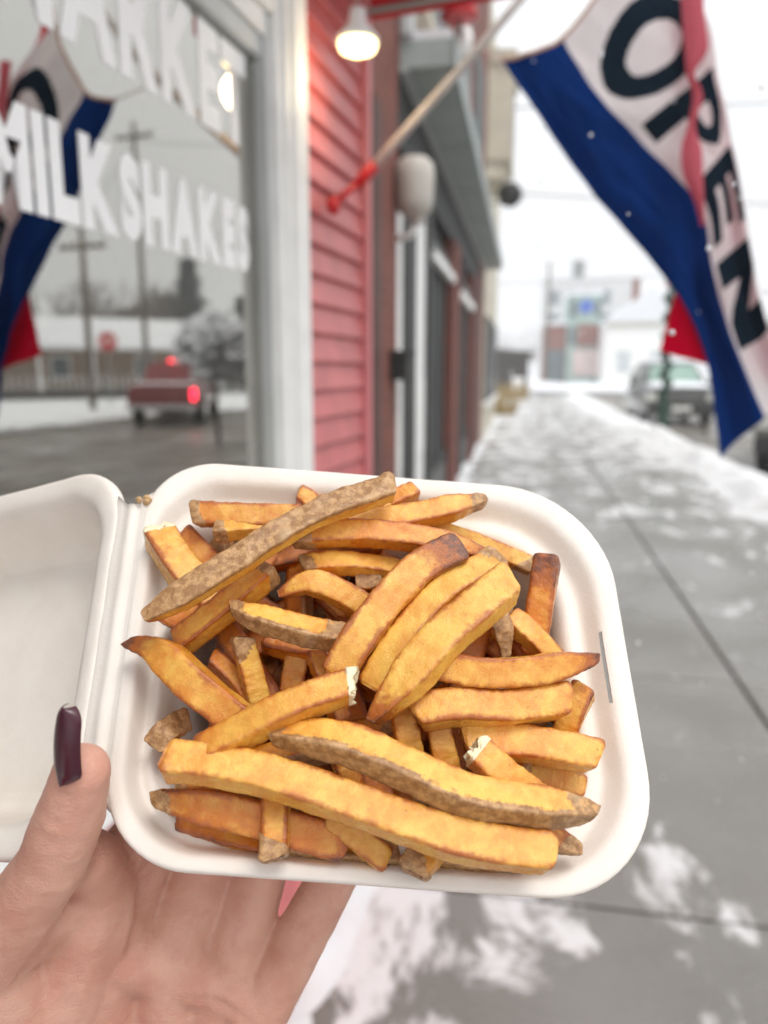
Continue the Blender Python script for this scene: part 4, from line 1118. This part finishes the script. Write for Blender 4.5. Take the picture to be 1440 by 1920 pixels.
# lamp post wound with garland
post = empty('garlanded_post', (2.98, 17.6, 0)); tag(post, 'green lamp post wound with a spiral garland and red bow by the kerb', 'lamp post')
MB().tube([(0, 0, 0), (0, 0, .1), (0, 0, .8), (0, 0, .85), (0, 0, 3.5)], [.15, .13, .10, .06, .05], 12).build('column', M['garland'], post, True)
MB().lathe([(.20, 0), (.20, .08), (.14, .2), (.11, .3)], (0, 0, 0), 12).build('base', M['black'], post, True)
gp = [(.085*math.cos(k*.45), .085*math.sin(k*.45), .35+k*.0285) for k in range(112)]
MB().tube(gp, [.062*(1+.35*math.sin(k*2.3)) for k in range(112)], 7).build('garland', M['garland'], post)
MB().tube([(0, 0, 3.3), (.12, 0, 3.55), (.26, 0, 3.55), (.3, 0, 3.45)], .025).build('lamp_arm', M['teal'], post, True)
MB().lathe([(.02, .42), (.12, .34), (.17, .16), (.13, .03), (.05, 0)], (.30, 0, 3.03), 16).build('globe', plain('frosted_globe', (.82, .82, .8), .3, .02, 5, 0), post, True)
bow = MB()
for s in (-1, 1):
    bow.sphere((s*.11-.05, -.1, 3.48), .10, sc=(1, .5, .7)).tube([(-.05, -.1, 3.45), (s*.08-.05, -.12, 3.15)], .03, 6)
bow.build('bow', M['redpaint'], post, True)

# ------------------------------------------------------------------ across the road (seen in the shop window)
def house(loc, rotz, w, dpt, h, wall, label):
    c = empty('house', loc, rotz); tag(c, label, 'house')
    MB().box((-w/2, 0, -.16), (w/2, dpt, h)).build('wall', wall, c)
    MB().prism([(-.8, h+.001), (dpt+.6, h+.001), (dpt/2, h+dpt*.38)], -w/2-.4, w/2+.4, 0).build('roof', M['snow'], c)
    pr = MB().box((-w/2, -2.2, 2.5), (w/2, -.801, 2.7)).build('porch_roof', M['snow'], c)
    for k in range(6):
        x = -w/2+.1+k*(w-.2)/5
        MB().box((x-.07, -2.15, 0), (x+.07, -2.02, 2.499)).build('porch_post', M['white'], c)
    MB().box((-w/2, -2.16, -.1), (w/2, -.001, .3)).build('porch_floor', M['brownwall'], c)
    for k in range(int(w/.35)):
        MB().box((-w/2+.1+k*.35, -2.12, .301), (-w/2+.16+k*.35, -2.06, 1.1)).build('baluster', M['white'], c)
    for k in range(3):
        x = -w/2+w*(k+.5)/3
        f_ = MB().box((x-.55, -.05, .9), (x+.55, -.001, 2.2)).build('window', M['white'], c)
        MB().box((x-.45, -.065, 1.0), (x+.45, -.051, 2.1)).build('pane', M['farglass'], c if False else f_)
    MB().box((w*.28, dpt*.5, h+dpt*.25), (w*.28+.6, dpt*.5+.6, h+dpt*.38+.9)).build('chimney', M['brick2'], c)
    return c
house((31, 35, 0), R(-52), 14, 4.5, 2.75, M['clayhouse'], 'tan house with a white-posted porch, mirrored at the left of the window')
house((30, 8, 0), R(-90), 12, 8, 3.4, M['clayhouse'], 'tan house directly across the road from the shop')
sg = empty('stop_sign', (21.6, 27.7, -.1)); tag(sg, 'red octagonal stop sign across the road, mirrored beside the pole', 'road sign')
MB().tube([(0, 0, 0), (0, 0, 2.9)], .03).build('post', M['galv'], sg)
o8 = [(.42*math.cos(math.pi/8+k*math.pi/4), 2.72+.42*math.sin(math.pi/8+k*math.pi/4)) for k in range(8)]
p8 = MB().prism(o8, -.05, -.035, 1).build('plate', M['redpaint'], sg); p8.rotation_euler = (0, 0, R(-38))
sw = text_mesh('STOP', None, .03)
xs = [v.co.x for v in sw.vertices]; mx_ = (min(xs)+max(xs))/2
for v in sw.vertices: v.co = ((v.co.x-mx_)*.26, -.052, 2.63+v.co.y*.26)
sw.materials.append(M['vinyl']); so = bpy.data.objects.new('lettering', sw); col.objects.link(so); so.parent = p8

def conifer(loc, h, seed, label):
    rg = random.Random(seed); t = empty('conifer', loc); tag(t, label, 'tree', 'conifers across the road')
    MB().tube([(0, 0, -.2), (0, 0, h*.95)], [h*.02, .03], 8).build('trunk', M['bark'], t)
    v = []; f = []
    for k in range(2600):
        q = rg.random()**.8; rad = h*.30*(1-q)*(.8+.3*math.sin(q*40)) + .1
        a = rg.uniform(0, 6.28); d = rad*math.sqrt(rg.uniform(.05, 1))
        c = Vector((d*math.cos(a), d*math.sin(a), h*(.06+.94*q)-.12*d))
        out = Vector((math.cos(a+rg.uniform(-.6, .6)), math.sin(a), rg.uniform(-.5, .1))).normalized()
        sd = out.cross(Vector((0, 0, 1))).normalized(); ln = h*rg.uniform(.05, .09); w = ln*.3
        b = len(v); v += [c-sd*w, c+sd*w, c+out*ln]; f.append((b, b+1, b+2))
    obj('crown', v, f, M['needles'], t)
conifer((34.5, 53, -.1), 10.0, 1, 'taller dark conifer mirrored above the pickup truck')
conifer((27.5, 49, -.1), 6.6, 2, 'shorter dark conifer mirrored near the window corner')
conifer((38, 58, -.1), 7.5, 3, 'dark conifer mirrored left of the taller one')
for i, (x, y, h, lb) in enumerate(((44.6, 49.8, 11, 'bare tree mirrored behind the nearer timber pole'), (47.7, 59.7, 12, 'large bare tree mirrored between the two poles'), (39, 45, 9, 'bare tree mirrored above the tan house'), (37, 68, 10, 'bare tree mirrored behind the taller pole'), (52, 44, 11, 'bare tree mirrored at the window left edge'))):
    tree('bare_tree', (x, y, -.1), h, 20+i, lb, 'bare trees across the road', .5, 6)
# small snow-laden street tree
rg = random.Random(31)
st_ = empty('snowy_tree', (7.73, 14.26, -.13)); tag(st_, 'small street tree with a snow-covered crown, mirrored beside the pickup truck', 'tree')
MB().tube([(0, 0, -.1), (.03, 0, .9), (0, .02, 1.7)], [.06, .05, .03], 8).build('trunk', M['bark'], st_)
cv = []; cf = []
for k in range(1500):
    d_ = Vector((rg.gauss(0, 1), rg.gauss(0, 1), rg.gauss(0, 1))).normalized()*rg.random()**.4
    lob = 1+.35*mnoise.noise(d_*2.5)
    c = Vector((d_.x*.82*lob, d_.y*.82*lob, 2.05+d_.z*.68*lob))
    t1_ = Vector((rg.gauss(0, 1), rg.gauss(0, 1), rg.gauss(0, 1))).normalized(); t2_ = t1_.orthogonal().normalized(); z_ = rg.uniform(.07, .15)
    b = len(cv); cv += [c+t1_*z_, c+t2_*z_, c-t1_*z_, c-t2_*z_]; cf.append((b, b+1, b+2, b+3))
obj('crown', cv, cf, M['snow'], st_)
# a low wooded rise closes the view across the road
wv = []; wf = []
rg = random.Random(9)
for k in range(16000):
    a = R(rg.uniform(16, 80)); r0 = rg.uniform(62, 85)
    x = r0*math.sin(a); y = r0*math.cos(a)
    hh = (5.0+3.0*mnoise.noise(Vector((a*9, 0, 1))))*rg.random()
    s = rg.uniform(.10, .26); ln = rg.uniform(.8, 2.2); dx = rg.uniform(-.5, .5)
    b = len(wv); wv += [(x-s, y, hh), (x+s, y, hh), (x+dx*ln, y, hh+ln)]; wf.append((b, b+1, b+2))
tag(obj('far_wood', wv, wf, M['bark']), 'bare winter wood far across the road', kind='stuff')
# ------------------------------------------------------------------ takeout box
EXv, EYv, ENv, BOXv = (np.array(a) for a in (EX, EY, EN, BOX_AT))
def LW(x, y, z):
    """box-local metres -> world offset from the box centre"""
    return EXv*x + EYv*y + ENv*z
HWm, HLm = .085, .0698
box = empty('takeout_box', BOX_AT); tag(box, 'open white moulded-pulp takeout box full of fries held in a hand', 'takeout box')

def rrect(hw, hl, r, ns=26, nc=14, side=0):
    """rounded rectangle outline, counter-clockwise from the right side"""
    P = []
    rl = r*.70 if side < 0 else r; rr = r*.70 if side > 0 else r     # tighter corners beside the hinge
    cs = [(hw-rr, hl-rr, 0, rr), (-hw+rl, hl-rl, 90, rl), (-hw+rl, -hl+rl, 180, rl), (hw-rr, -hl+rr, 270, rr)]
    ends = []
    for cx, cy, a0, r in cs:
        for k in range(nc+1):
            a = R(a0 + 90*k/nc); ends.append((cx+r*math.cos(a), cy+r*math.sin(a)))
    n = nc+1
    for q in range(4):
        P += ends[q*n:(q+1)*n]
        a = ends[(q+1)*n-1]; b = ends[((q+1)*n) % (4*n)]
        for k in range(1, ns):
            t = k/ns; P.append((a[0]+(b[0]-a[0])*t, a[1]+(b[1]-a[1])*t))
    return P

def densify(prof, step=1.3):
    out = [prof[0]]
    for a, b in zip(prof, prof[1:]):
        n = max(1, int(math.hypot(b[0]-a[0], b[1]-a[1])/step))
        for k in range(1, n+1):
            out.append((a[0]+(b[0]-a[0])*k/n, a[1]+(b[1]-a[1])*k/n))
    return out
def soften(prof, it=2):
    p = [list(q) for q in prof]
    for _ in range(it):
        q = [p[0]] + [[(p[i-1][0]+2*p[i][0]+p[i+1][0])/4, (p[i-1][1]+2*p[i][1]+p[i+1][1])/4] for i in range(1, len(p)-1)] + [p[-1]]
        p = q
    return p

def tray_mesh(name, prof, thick, xf, hole=None, seed=0, R0=.038, shrink=.42, side=0, kl=1.0, kn=1.0):
    top = soften(densify(prof, 1.1), 1)
    under = [(d+(.9 if i < 8 else 0), z-thick) for i, (d, z) in enumerate(top)]
    rings = top[::-1] + [(top[0][0], top[0][1]-.0)] * 0 + under
    v = []; f = []
    n = None
    for (d, z) in rings:
        d_, z_ = d/1000, z/1000
        r = max(.010, R0 - shrink*d_)
        dl = d_*kl if d_ < .020 else d_-.020*(1-kl); dn = d_*kn if d_ < .020 else d_-.020*(1-kn)
        P = [(x+(dl-d_)/2, y+(dn-d_)/2) for x, y in rrect(HWm-(dl+d_)/2, HLm-(dn+d_)/2, r, side=side)]
        n = len(P)
        for (x, y) in P:
            w = .00022*mnoise.noise(Vector((x*90, y*90, seed))) + .0007*mnoise.noise(Vector((x*14, y*14, seed+z*.01)))
            v.append(xf(x, y, z_+w))
    m = len(rings); nt = len(top)
    for i in range(m-1):
        for k in range(n):
            if hole and hole(rings[i], rings[i+1], v, i, k, n): continue
            f.append((i*n+k, i*n+(k+1) % n, (i+1)*n+(k+1) % n, (i+1)*n+k))
    # floors
    c0 = len(v); v.append(xf(0, 0, rings[0][1]/1000)); c1 = len(v); v.append(xf(0, 0, rings[-1][1]/1000))
    for k in range(n):
        f.append((c0, (k+1) % n, k)); f.append((c1, (m-1)*n+k, (m-1)*n+(k+1) % n))
    return v, f

BP = [(0, -5.0), (-.1, -1.6), (.5, -.4), (1.6, 0), (6.6, .1), (8.2, -.5), (12.8, -6.4), (14.2, -6.9), (16.2, -5.6), (18.6, -5.3), (20.2, -6.6), (22, -10), (30, -39), (33, -43.5), (38, -45)]
def slot(a, b, v, i, k, n):
    if not (7.6 < (a[0]+b[0])/2 < 8.75): return False
    # right-hand straight side: last ns columns of the outline, wrapped round to the start
    q = (k+.5)/n
    kk = k - (n-26)
    return 0 <= kk < 26 and 9 <= kk <= 19
v, f = tray_mesh('base_tray', BP, 1.1, lambda x, y, z: LW(x, y, z), slot, 2, side=-1, kl=.66, kn=.60)
tray = obj('base_tray', v, f, M['pulp'], box, True)

PHI = R(30)
hx = -HWm-.0045
def lid_xf(x, y, z):
    xl = x - HWm - .0055
    return LW(hx + xl*math.cos(PHI) - z*math.sin(PHI), y, -.0008 + xl*math.sin(PHI) + z*math.cos(PHI))
LP = [(0, -4.5), (-.1, -1.6), (.6, -.4), (1.8, 0), (6.0, -.1), (8.5, -1.2), (10.5, -4), (17.5, -27), (20.5, -31), (26, -32.5)]
v, f = tray_mesh('lid', LP, 1.1, lid_xf, None, 7, side=1)
lid = obj('lid', v, f, M['pulp'], box, True)
# living hinge: a thin folded strip with two pressed creases
hv = []; hf = []
hy = HLm-.0245
strip = [(-HWm+.003, -.0006), (-HWm-.0002, -.0004), (-HWm-.0012, -.0014), (-HWm-.0024, -.0004), (-HWm-.0045, -.0003)]
strip = [LW(x, 0, z) for x, z in strip] + [lid_xf(HWm+.003, 0, -.0011), lid_xf(HWm+.0012, 0, -.0004), lid_xf(HWm-.002, 0, -.0006)]
ns = 40
for side in (0, 1):
    for j in range(ns+1):
        for i, p in enumerate(strip):
            t = i/(len(strip)-1)
            e = .0495 + .0055*(abs(2*t-1))**2
            y = -e+2*e*j/ns
            hv.append(p + EYv*y - ENv*(.0009*side) + EXv*.0004*mnoise.noise(Vector((y*60, i, 2))))
w_ = len(strip)
for side in (0, 1):
    b = side*(ns+1)*w_
    for j in range(ns):
        for i in range(w_-1):
            q = (b+j*w_+i, b+j*w_+i+1, b+(j+1)*w_+i+1, b+(j+1)*w_+i)
            hf.append(q if side == 0 else q[::-1])
for j in (0, ns):
    for i in range(w_-1):
        a = j*w_+i; b = (ns+1)*w_+j*w_+i
        hf.append((a, b, b+1, a+1))
hinge = obj('hinge', hv, hf, M['pulp'], box, True)
# torn fibre scrap on the hinge notch
sv = MB()
rg = random.Random(3)
for k in range(7):
    c = LW(-HWm+rg.uniform(-.003, .004), .0512+rg.uniform(-.001, .0012), rg.uniform(-.0005, .0015))
    sv.sphere(c, rg.uniform(.0006, .0013), 7, 5, (1.3, .8, 1))
sv.build('torn_fibre', plain('tan_crumb', (.55, .36, .18), .8, .2, 500), box)

# ------------------------------------------------------------------ fries
def make_fry(name, path, w, ratio, skin, ends, tone, seed, n_len=64, n_round=36):
    rg = random.Random(seed)
    P = np.array([LW(*(np.array(p)/1000)) for p in path])
    # arc-length samples
    tt = np.linspace(0, len(P)-1, 200)
    C_ = np.array([catmull(P, t) for t in tt])
    seg = np.linalg.norm(np.diff(C_, axis=0), axis=1); s = np.concatenate([[0], np.cumsum(seg)]); Ln = s[-1]
    edge = 1/n_len
    q = np.linspace(0, 1, n_len)
    q = .5-.5*np.cos(q*np.pi) if False else q
    # extra rings near the ends
    q = np.unique(np.concatenate([q, np.linspace(0, .05, 6), np.linspace(.95, 1, 6)]))
    C2 = np.array([[np.interp(x*Ln, s, C_[:, k]) for k in range(3)] for x in q])
    T_ = np.gradient(C2, axis=0); T_ /= np.linalg.norm(T_, axis=1)[:, None]
    w = w/1000*.79; h = w*ratio*rg.uniform(.88, 1.02)
    roll0 = R(rg.uniform(-22, 22)); twist = R(rg.uniform(-14, 14))
    if skin in ('top',): roll0 = R(rg.uniform(-8, 8))
    if skin == 'low': roll0 = R(24)
    offs = Vector((rg.uniform(0, 99), rg.uniform(0, 99), rg.uniform(0, 99)))
    V_ = []; Cc = []
    th = np.linspace(0, 2*np.pi, n_round, endpoint=False); th = th+.17*np.sin(4*th)
    ex = 8.5
    cap = w*.55
    sl = rg.uniform(-.35, .35), rg.uniform(-.35, .35)
    for i, x in enumerate(q):
        t = T_[i]
        sd = np.cross(t, ENv); sd /= np.linalg.norm(sd)
        up = np.cross(sd, t)
        ro = roll0+twist*(x-.5)
        a = sd*math.cos(ro)+up*math.sin(ro); b = -sd*math.sin(ro)+up*math.cos(ro)
        kw = 1+.035*mnoise.noise(Vector((x*Ln*45, 0, 0))+offs); kh = 1+.045*mnoise.noise(Vector((x*Ln*45, 5, 0))+offs)
        bend = .08*w*mnoise.noise(Vector((x*Ln*30, 9, 3))+offs)
        dist0 = x*Ln; dist1 = (1-x)*Ln
        e0 = e1 = 1.0
        for e, dd in ((0, dist0), (1, dist1)):
            kind = ends[e]
            if kind in 'pr':
                m = min(1, dd/(w*1.5)); sc = .30+.70*m**.8
            elif kind == 'w':
                m = min(1, dd/(w*.10)); sc = .80+.20*m
            else:
                m = min(1, dd/(w*.20)); sc = .66+.34*math.sqrt(max(0, 1-(1-m)**2))
            if e == 0: e0 = sc
            else: e1 = sc
        sc = e0*e1
        for k in range(n_round):
            c, sn = math.cos(th[k]), math.sin(th[k])
            r = (abs(c)**ex+abs(sn)**ex)**(-1/ex)
            X, Y = r*c, r*sn
            corner = min(abs(X), abs(Y))          # ->1 at corners, 0 mid face
            dish = 1-.045*(1-corner**2)
            if k == 0: pass
            # slanted cut ends
            sh = 0
            if dist0 < cap: sh += -(1-dist0/cap)*(X*sl[0]+Y*.1)*w*.45
            if dist1 < cap: sh += (1-dist1/cap)*(X*sl[1]+Y*.1)*w*.45
            p = C2[i] + a*(X*w*.5*kw*sc*dish+bend) + b*(Y*h*.5*kh*math.sqrt(sc)*dish) + t*sh
            pv = Vector(p)
            g = .00045*(w/.013)*mnoise.noise(pv*90+offs) + .00026*mnoise.noise(pv*380+offs) + .0002*mnoise.noise(pv*1100+offs)
            rad = a*X+b*Y; rad = rad/np.linalg.norm(rad)
            rough_end = 0
            for e, dd in ((0, dist0), (1, dist1)):
                if ends[e] == 'w' and dd < w*.2:
                    p = p + t*(1 if e else -1)*.0018*mnoise.noise(pv*700+offs)
            sk = 0
            if skin == 'top' and Y > .55*abs(X)-.25: sk = 1 if Y > -.1 else .4
            if skin == 'low' and X*LOWSIGN > .80+.25*mnoise.noise(pv*90+offs): sk = 1
            if skin == 'low' and X*LOWSIGN > .55 and Y > .8: sk = max(sk, .42)
            if skin == 'L' and dist0 < w*(.55+.25*X+.45*mnoise.noise(pv*150+offs)): sk = 1
            if skin == 'R' and dist1 < w*(.55+.25*X+.45*mnoise.noise(pv*150+offs)): sk = 1
            if skin == 'low' and (dist1 < w*(.9+.6*mnoise.noise(pv*150+offs)) or dist0 < w*(.4+.4*mnoise.noise(pv*150+offs))): sk = max(sk, .65)
            if sk > .5: g += .00025 + .0005*mnoise.noise(pv*240+offs) + .00022*mnoise.noise(pv*700+offs)
            else: g += .0005*max(0, corner-.6)*mnoise.noise(pv*520+offs)
            V_.append(p + rad*g)
            # colouring marks of cooking; high tones also paint gap shade
            br = max(0, corner-.55)*2.0*(.55+.6*mnoise.noise(pv*55+offs+Vector((7, 7, 7)))+.25*tone) + .20*tone
            br += .30*max(0, mnoise.noise(pv*70+offs))
            for e, dd in ((0, dist0), (1, dist1)):
                if ends[e] == 'w': continue
                br += {'p': .55, 'b': .34, 'c': 1.15, 'r': .95}[ends[e]]*max(0, 1-dd/(w*{'p': .9, 'b': .45, 'c': 1.5, 'r': 1.1}[ends[e]]))*((.5+tone) if ends[e] in 'pb' else 1)
            wh = 0
            if ends[0] == 'w' and dist0 < w*.22: wh = 1
            if ends[1] == 'w' and dist1 < w*.22: wh = 1
            Cc.append((min(1, br), sk, wh, tone))
    n = n_round; m = len(q)
    F_ = []
    for i in range(m-1):
        for k in range(n):
            F_.append((i*n+k, i*n+(k+1) % n, (i+1)*n+(k+1) % n, (i+1)*n+k))
    for e, i in ((0, 0), (1, m-1)):
        ctr = np.mean([V_[i*n+k] for k in range(n)], axis=0)
        t = T_[i]*(1 if e else -1)
        # two inner rings keep the cut face rough instead of flat
        base = i*n; rings_ = [[base+k for k in range(n)]]
        for g_ in (.66, .33):
            ids = []
            for k in range(n):
                p = ctr+(V_[base+k]-ctr)*g_ + t*w*(.04*(1-g_)) + t*(.0016 if ends[e] == 'w' else .0006)*mnoise.noise(Vector(V_[base+k])*600+Vector((g_*7, 0, 0)))
                ids.append(len(V_)); V_.append(p); Cc.append(Cc[base+k])
            rings_.append(ids)
        ids = len(V_); V_.append(ctr+t*w*.05); Cc.append(Cc[base])
        for r0, r1 in zip(rings_, rings_[1:]):
            for k in range(n):
                qd = (r0[k], r1[k], r1[(k+1) % n], r0[(k+1) % n]); F_.append(qd if e else qd[::-1])
        for k in range(n):
            tr_ = (rings_[-1][k], ids, rings_[-1][(k+1) % n]); F_.append(tr_ if e else tr_[::-1])
    V_ = np.array(V_)
    ctr = V_.mean(axis=0)
    o = obj(name, V_-ctr, F_, M['fry'], None, True)
    o.location = Vector(BOX_AT)+Vector(ctr)
    at = o.data.color_attributes.new('cook', 'FLOAT_COLOR', 'POINT')
    at.data.foreach_set('color', np.array(Cc, dtype=np.float32).ravel())
    return o

LOWSIGN = 1
for i, (lab, path, w, ratio, skin, ends, tone) in enumerate(FRIES):
    # the skin edge goes to whichever side faces the near rim
    d = np.array(path[-1])-np.array(path[0])
    LOWSIGN = 1 if d[0] > 0 else -1
    o = make_fry('french_fry', path, w, ratio, skin, ends, tone, 100+i)
    tag(o, lab, 'french fry', 'fries in the takeout box')
rg = random.Random(77)
k = 0
for lay, cnt in ((-7, 15), (-17, 17), (-27, 18), (-37, 14)):
    lim_x = .066 + lay*.00042; lim_y = .050 + lay*.00042
    for j in range(cnt):
        cx = rg.uniform(-lim_x, lim_x)*1000; cy = rg.uniform(-lim_y, lim_y)*1000
        a = rg.uniform(0, math.pi); ln = rg.uniform(22, 40)
        dx, dy = math.cos(a)*ln, math.sin(a)*ln
        def cl(x, y): return (max(-lim_x*1000, min(lim_x*1000, x)), max(-lim_y*1000, min(lim_y*1000, y)))
        z = lay+rg.uniform(-4, 4)
        x0, y0 = cl(cx-dx, cy-dy); x1, y1 = cl(cx+dx, cy+dy)
        if math.hypot(x1-x0, y1-y0) < 20: continue
        o = make_fry('french_fry', [(x0, y0, z-rg.uniform(0, 4)), ((x0+x1)/2, (y0+y1)/2, z+1.5), (x1, y1, z-rg.uniform(0, 4))], rg.uniform(9.5, 13), rg.uniform(.85, 1.05), rg.choice(('', '', '', 'L', 'low')), 'bb', rg.uniform(1.0, 1.6), 500+k, 30, 20)  # dark frying tone, pushed further to put gap shade into the colour
        tag(o, 'fry buried in the lower layers of the pile, showing only through gaps', 'french fry', 'buried fries')
        k += 1

# ------------------------------------------------------------------ hand
hand = None
def build_hand():
    J = {k: (Vector(q[:3]), q[3]) for k, q in HAND.items()}
    mb = MB()
    def bone(a, b, sq=1.0, n=None):
        (p, r), (q, s) = J[a], J[b]
        n = n or max(3, int((q-p).length/.004))
        for i in range(n+1):
            t = i/n
            mb.sphere(p.lerp(q, t), (r+(s-r)*t)*sq, 14, 10)
    for f_ in 'imrp':
        bone(f_+'0', f_+'1'); bone(f_+'1', f_+'2'); bone(f_+'2', f_+'3')
    bone('wrist', 'i0', .92); bone('heel', 'm0'); bone('heel2', 'i0'); bone('heel', 'r0'); bone('heel', 'p0', .95)
    bone('i0', 'm0'); bone('m0', 'r0'); bone('r0', 'p0'); bone('wrist', 'heel'); bone('heel', 'heel2'); bone('wrist2', 'heel2'); bone('wrist', 'wrist2')
    bone('wrist', 'forearm'); bone('wrist2', 'forearm')
    bone('thenar2', 'thenar'); bone('thenar', 't1'); bone('thenar2', 'heel2'); bone('t1', 't2'); bone('t2', 't3'); bone('t3', 't4'); bone('thenar', 'i0', .8); bone('wrist', 'thenar2'); bone('web', 'i0'); bone('thenar', 'web'); bone('t1', 'web', .85); bone('web', 'i1', .8); bone('web', 'web2'); bone('web2', 't2', .7)
    o = mb.build('hand', M['skin'], None, True)
    rm = o.modifiers.new('r', 'REMESH'); rm.mode = 'VOXEL'; rm.voxel_size = .00095; rm.adaptivity = 0
    sm = o.modifiers.new('s', 'SMOOTH'); sm.factor = .5; sm.iterations = 16
    dg = bpy.context.evaluated_depsgraph_get()
    me = bpy.data.meshes.new_from_object(o.evaluated_get(dg))
    bpy.data.objects.remove(o)
    n = len(me.vertices)
    co = np.zeros(n*3); me.vertices.foreach_get('co', co); co = co.reshape(-1, 3)
    no = np.zeros(n*3); me.vertices.foreach_get('normal', no); no = no.reshape(-1, 3)
    disp = np.zeros(n)
    for (pts, dep, wid) in CREASES:
        P = [np.array(p) for p in pts]
        best = np.full(n, 9.)
        for a, b in zip(P, P[1:]):
            ab = b-a; t = np.clip(((co-a)@ab)/(ab@ab), 0, 1)
            best = np.minimum(best, np.linalg.norm(co-(a+t[:, None]*ab), axis=1))
        disp -= dep*np.exp(-(best/wid)**2) - .25*dep*np.exp(-((best-2.2*wid)/(1.3*wid))**2)
    for i in range(n):
        p = Vector(co[i])
        disp[i] += .0003*mnoise.noise(p*55) + .00022*mnoise.noise(p*190)
    co += no*disp[:, None]
    root = J['heel'][0]
    co -= np.array(root)
    me.vertices.foreach_set('co', co.ravel()); me.update()
    me.polygons.foreach_set('use_smooth', [True]*len(me.polygons))
    me.materials.clear(); me.materials.append(M['skin'])
    h = bpy.data.objects.new('hand', me); col.objects.link(h); h.location = root
    tag(h, 'left hand with a long dark burgundy thumbnail holding the takeout box from below', 'hand')
    return h, root
hand, hroot = build_hand()
# thumbnail
tip, base, flesh = (np.array(p) for p in NAIL)
ax = tip-base; nl = np.linalg.norm(ax); ax /= nl
outv = np.array(NAIL_OUT); outv -= ax*(outv@ax); outv /= np.linalg.norm(outv)
acr = np.cross(ax, outv)
nv = []; nf = []
NU_, NV_ = 18, 26
for lay in (0, 1):
    for j in range(NV_+1):
        t = j/NV_
        hw = .0055*(1-.24*t**2)*math.sqrt(max(.02, 1-max(0, (t-.82)/.18)**2*.92))*math.sqrt(max(.03, 1-max(0, 1-t/.2)**2))
        for i in range(NU_+1):
            u = -1+2*i/NU_
            an = u*R(66)
            p = base+ax*(nl*t-.0012*(1-u*u)*(1 if t < .05 else 0)) + acr*hw*math.sin(an)/math.sin(R(66)) + outv*(.0050*(math.cos(an)-.55)+.0012*math.sin(t*2.8)-.0004*lay)
            nv.append(p-np.array(hroot))
w_ = NU_+1
for lay in (0, 1):
    b = lay*(NV_+1)*w_
    for j in range(NV_):
        for i in range(NU_):
            q = (b+j*w_+i, b+j*w_+i+1, b+(j+1)*w_+i+1, b+(j+1)*w_+i); nf.append(q if lay == 0 else q[::-1])
nb_ = (NV_+1)*w_
for j in range(NV_):
    for i in (0, NU_):
        nf.append((j*w_+i, nb_+j*w_+i, nb_+(j+1)*w_+i, (j+1)*w_+i))
for i in range(NU_):
    for j in (0, NV_):
        nf.append((j*w_+i, j*w_+i+1, nb_+j*w_+i+1, nb_+j*w_+i))
recalc(obj('fingernail', nv, nf, M['nail'], hand, True))

# ------------------------------------------------------------------ haze of falling snow
hz = NT('snowy_air')
hz.t.nodes.remove(hz.bsdf)
pv_ = hz.n('VolumePrincipled')
pv_.inputs['Color'].default_value = (.97, .98, 1, 1)
pv_.inputs['Density'].default_value = .003
hz.link(pv_.outputs[0], hz.out.inputs['Volume'])
tag(MB().box((-165, -165, -1.3), (165, 165, 17.5)).build('haze', hz.m), kind='stuff')

# ------------------------------------------------------------------ falling snow
rg = random.Random(12)
fs = MB()
for k in range(420):
    y = .55+6.5*rg.random()**1.3
    x = rg.uniform(-.10, .55)*y + .04*y
    z = 1.45 + y*rg.uniform(-.62, .42)
    if z < .02: continue
    r = rg.uniform(.0007, .0021)*(1 if y < 1.5 else 1.35)
    fs.sphere((x, y, z), r, 5, 4, (rg.uniform(.7, 1.4), rg.uniform(.7, 1.4), rg.uniform(.7, 1.6)))
tag(fs.build('falling_snow', M['snow']), kind='stuff')
